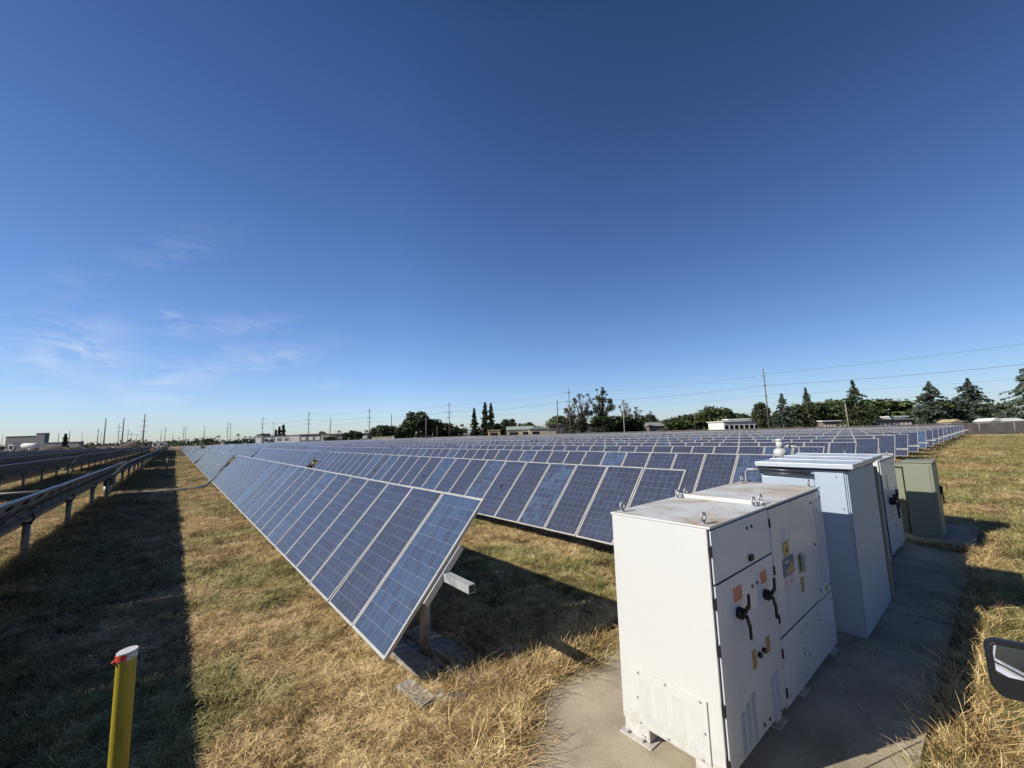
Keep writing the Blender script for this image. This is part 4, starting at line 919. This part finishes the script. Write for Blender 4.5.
for px, yt, rp, dp, lb in [(283, 425, 2.6, 300, 'tallest dark cypress over the left warehouse'), (279, 427, 2.4, 300, 'dark cypress left of the tallest one'), (275.5, 430, 1.6, 305, 'small cypress at the left end of the cypress group'), (64.5, 434, 2.6, 330, 'dark cypress on the far left skyline')]:
    h = hgt(px, yt, dp); tree(column(h, rp * dp / FPX, LD, 1500, .6), px, dp, lb, name='cypress_tree')
# eucalyptus and feathery tree
sp1 = [(.0, 0, .95, .07), (-.15, .1, .82, .09), (.28, 0, .86, .07), (.05, -.1, .68, .11), (-.3, 0, .70, .09), (-.32, .1, .52, .11), (.25, .1, .55, .11), (0, 0, .40, .13), (-.25, 0, .32, .12), (.3, 0, .30, .13), (.05, .2, .2, .12)]
h = hgt(583, 393, 160); tree(sparse_tree(h, h * .8, LE, [(a, b, c, d * 1.25) for a, b, c, d in sp1], 5200, .30), 583, 160, 'open grey green eucalyptus right of the long crossarm pole', name='eucalyptus_tree', rz=.635 - 1.2)
h = hgt(590, 406, 158); tree(sparse_tree(h, h * .8, LE, [(a, b, c, d * 1.3) for a, b, c, d in sp1[2:]], 4200, .30), 574, 158, 'lower eucalyptus standing against the long crossarm pole', name='eucalyptus_tree', rz=2)
sp3 = [(0, 0, .95, .06), (.05, 0, .88, .08), (-.1, 0, .78, .09), (.14, 0, .76, .09), (.28, 0, .72, .055), (0, .1, .66, .11), (-.16, 0, .58, .11), (.2, 0, .56, .12), (0, 0, .44, .14), (-.15, 0, .34, .14), (.2, 0, .32, .15), (0, 0, .18, .15)]
h = hgt(603, 388, 155); tree(sparse_tree(h, h * .75, LD, [(a, b, c, d * 1.12) for a, b, c, d in sp3], 6500, .32), 603, 155, 'tall feathery dark tree right of the eucalyptus', name='feathery_tree', rz=-.7)
for px, yt, lb in [(626, 401, 'thin pale tree right of the feathery tall tree'), (637, 407, 'smaller thin pale tree beside the short wooden pole'), (652, 412, 'pale leafless looking tree before the grey pitched roof')]:
    h = hgt(px, yt, 172); tree(sparse_tree(h, h * .55, LP, sp1, 2200, .24), px, 172, lb, name='pale_tree')
for px, yt, dp, lb in [(238, 433.5, 400, 'lone palm on the far skyline right of the twin poles'), (218, 435, 400, 'far palm left of the twin crossarm poles'), (339, 430, 310, 'palm above the warehouse car park'), (355, 430.5, 310, 'palm right of the first warehouse palm'), (366.5, 429.5, 310, 'palm beside the big round trees')]:
    tree(palm(hgt(px, yt, dp) - 1), px, dp, lb, name='palm_tree')
# far-off wood on the horizon: one mass
P = []
for i in range(330):
    px = random.uniform(-60, 375); dp = random.uniform(430, 560); c = at(px, dp); hh = random.uniform(3, 7.5) + 2.5 * math.sin(px * .13) * math.sin(px * .037)
    for j in range(46): P.append((c.x + random.gauss(0, 4), c.y + random.gauss(0, 4), abs(random.gauss(.45, .28)) * hh))
for i in range(200):
    px = random.uniform(380, 1150); dp = random.uniform(260, 330); c = at(px, dp); hh = random.uniform(4, 8)
    for j in range(40): P.append((c.x + random.gauss(0, 3), c.y + random.gauss(0, 3), abs(random.gauss(.45, .3)) * hh))
V, F, A = cards(np.array(P), 1.3, .6); o = link('distant_wood', tri_mesh('distant_wood', V, F, LD, attr=A)); tag(o, 'low dark band of far trees along the horizon', 'trees', kind='stuff')
# brush on the bank
P = []
for i in range(2600): P.append((random.uniform(-95, -2), random.gauss(238, 3), abs(random.gauss(1.0, .8))))
V, F, A = cards(np.array(P), .5, .5); w = leaf_mat('brush', (.08, .05, .03), (.15, .10, .07), (.22, .16, .11)); o = link('dry_brush', tri_mesh('dry_brush', V, F, w, attr=A)); tag(o, 'brown dry brush on the bank behind the left rows', 'brush', kind='stuff')

# ------------------------------------------------------------------ buildings
def bld(name, px0, px1, ytop, depth, label, wall, roof, dp=12, style='flat', windows=0, wmat='glass_dark', eave=.4, extra=None):
    dp = min(dp, 3.5) if px1 < 270 or px0 > 860 else dp; a = at(px0, depth); b = at(px1, depth); d = (b - a); L = d.length; rz = math.atan2(d.y, d.x); h = hgt((px0 + px1) / 2, ytop, depth)
    o = empty(name, a, rz); tag(o, label, 'building')
    wh = h if style == 'flat' else h * .72
    MB().box(0, L, 0, dp, -.1, wh - .02).build('wall', M[wall], o)
    if style == 'flat': MB().box(-eave, L + eave, -eave, dp + eave, wh, wh + .35).build('roof', M[roof], o)
    elif style == 'gable':
        m = MB(); m.add([(-eave, -eave, wh), (L + eave, -eave, wh), (L + eave, dp + eave, wh), (-eave, dp + eave, wh), (-eave, dp / 2, h), (L + eave, dp / 2, h)], [(0, 1, 5, 4), (2, 3, 4, 5), (1, 2, 5), (3, 0, 4), (3, 2, 1, 0)]); m.build('roof', M[roof], o)
    elif style == 'side':
        m = MB(); m.add([(-eave, -eave, wh), (L + eave, -eave, wh), (L + eave, dp + eave, wh), (-eave, dp + eave, wh), (L / 2, -eave, h), (L / 2, dp + eave, h)], [(0, 4, 5, 3), (4, 1, 2, 5), (0, 1, 4), (3, 5, 2), (3, 2, 1, 0)]); m.build('roof', M[roof], o)
    for i in range(windows):
        x = L * (i + .5) / windows; ww = L / windows * .32
        MB().box(x - ww, x + ww, -.06, -.003, wh * .38, wh * .72).build('window', M[wmat], o)
    return o, L, h
bld('industrial_building', 4.5, 36, 436.5, 350, 'long grey industrial building on the far left skyline', 'grey_wall', 'roof_grey', 18, windows=0)
bld('block_tower', 35, 43.5, 433.5, 349, 'taller square block at the right end of the far left building', 'grey_wall', 'roof_grey', 12)
bld('small_shed', 8, 13, 443.5, 320, 'small pale shed before the far left industrial building', 'white_wall', 'roof_grey', 5, windows=1)
a = at(22, 318); o = empty('storage_tank', a); tag(o, 'white horizontal storage tank before the far left building', 'tank'); b = at(38, 318); d = b - a
e_ = d.normalized(); MB().tube([e_ * 0, e_ * .6, e_ * 1.4, d * .5, d - e_ * 1.4, d - e_ * .6, d], [.6, 1.8, 2.3, 2.3, 2.3, 1.8, .6], 20).build('tank_shell', M['white_wall'], o, (0, 0, 4.2))
MB().box(-.5, .5, -1.5, 1.5, 0, 2.2).build('saddle', M['grey_wall'], o, d * .2); MB().box(-.5, .5, -1.5, 1.5, 0, 2.2).build('saddle', M['grey_wall'], o, d * .8)
bld('low_building', 44, 79, 442.5, 345, 'long low grey building right of the far left block tower', 'grey_wall', 'roof_grey', 10, windows=0)
bld('low_building', 152, 165, 443, 380, 'small pale building under the far poles at the end of the aisle', 'white_wall', 'roof_grey', 8, windows=2)
bld('low_building', 221, 223.5, 440.5, 380, 'tiny pale gabled house in the far tree band', 'beige_wall', 'roof_grey', 3, 'side')
bld('warehouse', 262, 290, 436, 290, 'low warehouse with dark roof band and white doors', 'white_wall', 'dark_wall', 14, windows=4, wmat='grey_wall')
bld('warehouse', 255.5, 261.5, 436.5, 285, 'white end block left of the low warehouse', 'white_wall', 'roof_white', 10)
bld('warehouse', 291, 299.5, 435, 288, 'bright white box shaped unit between two warehouses', 'white_wall', 'roof_white', 12)
bld('warehouse', 300, 321, 434.5, 284, 'long grey blue warehouse left of the beige unit', 'grey_wall', 'roof_grey', 14, windows=3, wmat='white_wall')
bld('warehouse', 321.5, 331, 434.5, 282, 'beige unit at the right end of the grey blue warehouse', 'beige_wall', 'roof_grey', 12, windows=1)
bld('warehouse', 333, 368, 434, 300, 'grey warehouse behind the small round trees', 'grey_wall', 'roof_grey', 12, windows=5, wmat='white_wall')
bld('garden_wall', 372, 391, 437.3, 236, 'low beige wall before the dark round tree group', 'beige_wall', 'beige_wall', 1, eave=.05)
bld('utility_shed', 391.5, 394.5, 436.5, 232, 'tiny white utility hut at the field edge', 'white_wall', 'roof_white', 2, eave=.1)
bld('house', 442, 450, 431, 238, 'pale house half hidden behind the tall crossarm pole', 'beige_wall', 'roof_grey', 10, 'side', 2)
bld('house', 463, 471.5, 434, 234, 'low pale wall left of the pines', 'white_wall', 'roof_white', 4)
bld('house', 468, 470.5, 429, 236, 'narrow white gable left of the pines', 'white_wall', 'roof_white', 6, 'side')
bld('house', 488, 500, 430.5, 215, 'low tan building right of the twin pines', 'tan_wall', 'roof_tan', 8, windows=1)
bld('beige_warehouse', 507, 534, 426, 205, 'beige warehouse with pale green roof in the middle distance', 'beige_wall', 'roof_green', 16, 'gable', 2)
bld('beige_warehouse', 529, 548, 425.5, 200, 'pinkish beige gabled unit joined to the green roofed warehouse', 'beige_wall', 'roof_green', 14, 'side', 1)
bld('garden_wall', 540, 556, 432, 190, 'low cream wall before the dark warehouse', 'beige_wall', 'beige_wall', 1, eave=.05)
bld('dark_warehouse', 549, 600, 425, 196, 'long dark brown warehouse behind the eucalyptus', 'dark_wall', 'dark_wall', 14, windows=0)
bld('grey_house', 651, 664, 422, 160, 'house with grey pitched roof between dark hedges', 'dark_wall', 'roof_grey', 10, 'gable')
bld('white_building', 724, 769, 421.3, 150, 'long white flat building left of the tall wooden power pole', 'white_wall', 'roof_white', 12, windows=9)
bld('white_building', 729, 750, 419.6, 156, 'raised white upper storey above the long white building', 'white_wall', 'roof_white', 8)
bld('school_block', 823, 849, 421.3, 124, 'brick and white school block with flat pale roof by the leaning pole', 'brick_wall', 'roof_white', 10, windows=8, wmat='white_wall')
bld('school_block', 875, 912, 419.8, 123, 'long brick block with pale green roof left of the layered cedar', 'brick_wall', 'roof_green', 10, windows=9, wmat='white_wall')
bld('school_block', 893, 908, 417.0, 126, 'white raised roof unit above the long brick block', 'white_wall', 'roof_white', 8)
bld('tan_house', 951, 962, 419.2, 112, 'tan roofed house just beyond the fence', 'white_wall', 'roof_tan', 8, 'side', 1)
bld('white_house', 990, 1000, 418.0, 106, 'white roofed house beyond the fence under the cedars', 'white_wall', 'roof_white', 8, 'side', 1)
bld('white_house', 1004, 1024, 418.0, 106, 'long white roofed house beyond the fence at the right edge', 'white_wall', 'roof_white', 9, 'gable', 3)

# ------------------------------------------------------------------ fence along the east side
fe = empty('screened_fence', (113, 0, 0)); tag(fe, 'dark screened chain link fence behind the dirt road on the right', 'fence')
MB().box(-.02, .02, -70, 235, .05, 2.0).build('screen', M['fence_mesh'], fe)
MB().tube([(-.05, -70, 2.04), (-.05, 235, 2.04)], .03, 6).build('top_rail', M['galv'], fe)
fp = MB().tube([(-.08, 0, -.1), (-.08, 0, 2.1)], .04, 6).mesh('post', M['galv'])
for i in range(76): link('post', fp, fe, (0, -70 + i * 4.05, 0))

# ------------------------------------------------------------------ power poles and wires
def pole(px, ytop, depth, label, arms=(), mat='wood', r=.16, lean=0, name='power_pole', arml=1.3, insul=True, group='utility poles beyond the field'):
    h = hgt(px, ytop, depth); px = px + (px - 412) / 3300 * (hz(px) - ytop); p = at(px, depth); o = empty(name, p, math.atan2(p.y, p.x) - math.pi / 2); tag(o, label, 'utility pole', group)
    m = MB(); m.tube([(0, 0, -.3), (lean, 0, h)], [r, r * .6], 8); m.build('shaft', M[mat], o)
    for (dz, l) in arms:
        z = h - dz; c = MB().box(-l, l, -.06, .06, z - .07, z + .07); c2 = c.build('crossarm', M[mat], o, (lean * z / h, -.2, 0))
        m = MB()
        for s in (-.95, -.45, .45, .95): m.tube([(s * l, 0, z + .07), (s * l, 0, z + .32)], .06, 6)
        m.build('insulator', M['insul'], c2)
    return o, h, p
tops = []
line_poles = [(763, 368, 114, 17), (568.5, 388, 150, 17), (449, 402, 197, 17), (369.5, 408.5, 225, 17), (309, 411.5, 245, 17), (263, 417, 290, 17), (228, 422, 345, 17), (204.5, 426, 400, 17), (184, 426.5, 450, 17)]
labs = ['tallest wooden power pole before the white building on the right', 'tall crossarm pole at the left side of the eucalyptus', 'tall crossarm pole right of the largest round tree', 'crossarm pole at the left end of the round tree group', 'crossarm pole above the grey blue warehouse', 'crossarm pole above the left warehouse', 'thin far pole left of the left warehouse', 'far crossarm pole above the middle of the far tree band', 'farthest crossarm pole of the line, over the aisle end']
prev = None
for i, (px, yt, dp, hh) in enumerate(line_poles):
    arms = ((1.6, .9), (5.2, 1.5), (7.6, 1.0)) if i else ((2.2, .25), (5.0, .35), (8.0, .3))
    o, h, p = pole(px, yt, dp, labs[i], arms, 'wood' if i < 6 else 'polesteel', .20 if i == 0 else .19 + .012 * i)
    if i == 0: p0, h0 = p, h
    if prev:
        for zi, (dz, off) in enumerate(((1.7, -.7), (5.0, 1.1), (5.1, -1.1), (7.5, .8))):
            A_ = Vector((prev[0].x, prev[0].y + off * .5, prev[1] - (dz if i > 1 else [2.2, 5, 5.3, 8][zi]) + .3)); B_ = Vector((p.x, p.y + off * .5, h - dz + .3)); pts = []
            for k in range(13): u_ = k / 12; q = A_.lerp(B_, u_); q.z -= 1.1 * 4 * u_ * (1 - u_); pts.append(q)
            if i < 6: tag(MB().tube(pts, .016 + .004 * i, 4, cap=False).build('power_line', M['wire']), f'{["top", "second", "third", "lowest"][zi]} wire of span {["", "one", "two", "three", "four", "five"][i]} counted left from the tallest wooden pole', 'wire', 'wires strung between the poles')
    prev = (p, h)
# span leaving the tall pole toward the right, to a pole outside the picture
q = Vector((138, -26, 0)); qo = empty('power_pole', q); tag(qo, 'wooden pole outside the right edge carrying the line onward', 'utility pole', 'utility poles beyond the field'); MB().tube([(0, 0, -.3), (0, 0, 19.5)], [.2, .12], 8).build('shaft', M['wood'], qo)
for zi, (za, zb) in enumerate(((h0 - 1.6, 19.3), (h0 - 4.9, 14.6), (h0 - 7.6, 11.7), (h0 - 10, 9.2))):
    A_ = Vector((p0.x, p0.y, za)); B_ = Vector((q.x, q.y, zb)); pts = []
    for k in range(17): u_ = k / 16; v_ = A_.lerp(B_, u_); v_.z -= .8 * 4 * u_ * (1 - u_); pts.append(v_)
    tag(MB().tube(pts, (.028, .040, .020, .018)[zi], 4, cap=False).build('power_line', M['wire']), f'{["top", "second", "third", "lowest"][zi]} wire from the tallest wooden pole to the right edge', 'wire', 'wires strung between the poles')
for px, yt, dp, lb, arms, mt, r in [
    (557, 400, 165, 'thick bare wooden pole left of the long crossarm pole', (), 'wood', .30), (426, 417.5, 170, 'thin pale bare pole before the largest round tree', (), 'woodlite', .16), (391.5, 414, 260, 'bare dark pole between the round group and the largest tree', (), 'wood', .30),
    (437, 426, 200, 'short thin pole right of the pale bare pole', (), 'woodlite', .10), (330, 418, 262, 'bare slightly leaning pole over the beige unit', (), 'wood', .28), (273.5, 422, 290, 'thin light pole over the left warehouse', ((.3, .9),), 'polesteel', .16),
    (335.5, 430, 270, 'short pole in the warehouse car park', (), 'polesteel', .16), (145, 414, 235, 'tallest tan steel pole on the left with side arms', ((4.0, 1.6), (7, 1.6), (10, 1.6)), 'woodlite', .42), (124, 418, 240, 'second tan steel pole from the aisle end', (), 'woodlite', .42),
    (106, 418, 245, 'third tan steel pole from the aisle end', (), 'woodlite', .40), (119.5, 423.5, 300, 'grey crossarm pole left of the second tan steel pole', ((3, 1.8), (6, 1.8)), 'polesteel', .26), (98.5, 429, 300, 'dark pole left of the third tan steel pole', ((1.5, 1),), 'polesteel', .34),
    (70, 431, 300, 'dark thick pole right of the far left cypress', (), 'polesteel', .34), (59, 433, 300, 'grey pole left of the far left cypress', (), 'polesteel', .26), (82.5, 432.5, 340, 'thin pale pole between the cypress and the tan poles', (), 'polesteel', .2), (101.5, 432, 340, 'short thin pole beside the third tan steel pole', (), 'polesteel', .2),
    (128.5, 429, 310, 'substation pole just right of the second tan pole', ((1.5, 1.6), (4, 1.6)), 'polesteel', .24), (132, 432, 320, 'short substation pole with one arm', ((2, 1.6),), 'polesteel', .2), (137, 434, 320, 'low substation pole between the tan poles', ((1, 1.4),), 'polesteel', .2), (141.5, 431, 330, 'thin substation pole left of the tallest tan pole', (), 'polesteel', .2),
    (161.5, 429, 420, 'thin far pole right of the tallest tan pole', (), 'polesteel', .28), (165.5, 427.5, 420, 'far pole with small arms over the pale far building', ((1.5, 1.5), (4, 1.5)), 'polesteel', .34), (186, 426.5, 430, 'right one of the twin far poles', ((1.5, 1.5), (4, 1.5)), 'polesteel', .28),
    (173, 434, 430, 'short far pole left of the twin far poles', (), 'polesteel', .4), (231, 422.5, 350, 'right one of the twin thin poles left of the warehouse', ((1.5, 1.4), (4.5, 1.6)), 'polesteel', .24), (3, 434, 350, 'thin pole at the very left edge', (), 'polesteel', .2), (49, 435, 380, 'faint thin pole right of the far left block tower', (), 'polesteel', .2),
    (623.5, 415, 128, 'short pale wooden pole before the dark hedge', (), 'woodlite', .17), (694, 414.5, 165, 'thin pole with small crossarm before the round trees', ((.4, .8),), 'wood', .12), (706, 404, 190, 'pole with paired crossarms behind the green tree', ((1, 1.1), (3.2, 1.1)), 'wood', .17), (846, 403, 118, 'short leaning pale pole before the tall pointed cedar', (), 'woodlite', .17)]:
    pole(px, yt, dp, lb, arms, mt, r, lean=(-.25 if px == 846 else .5 if px == 330 else 0))
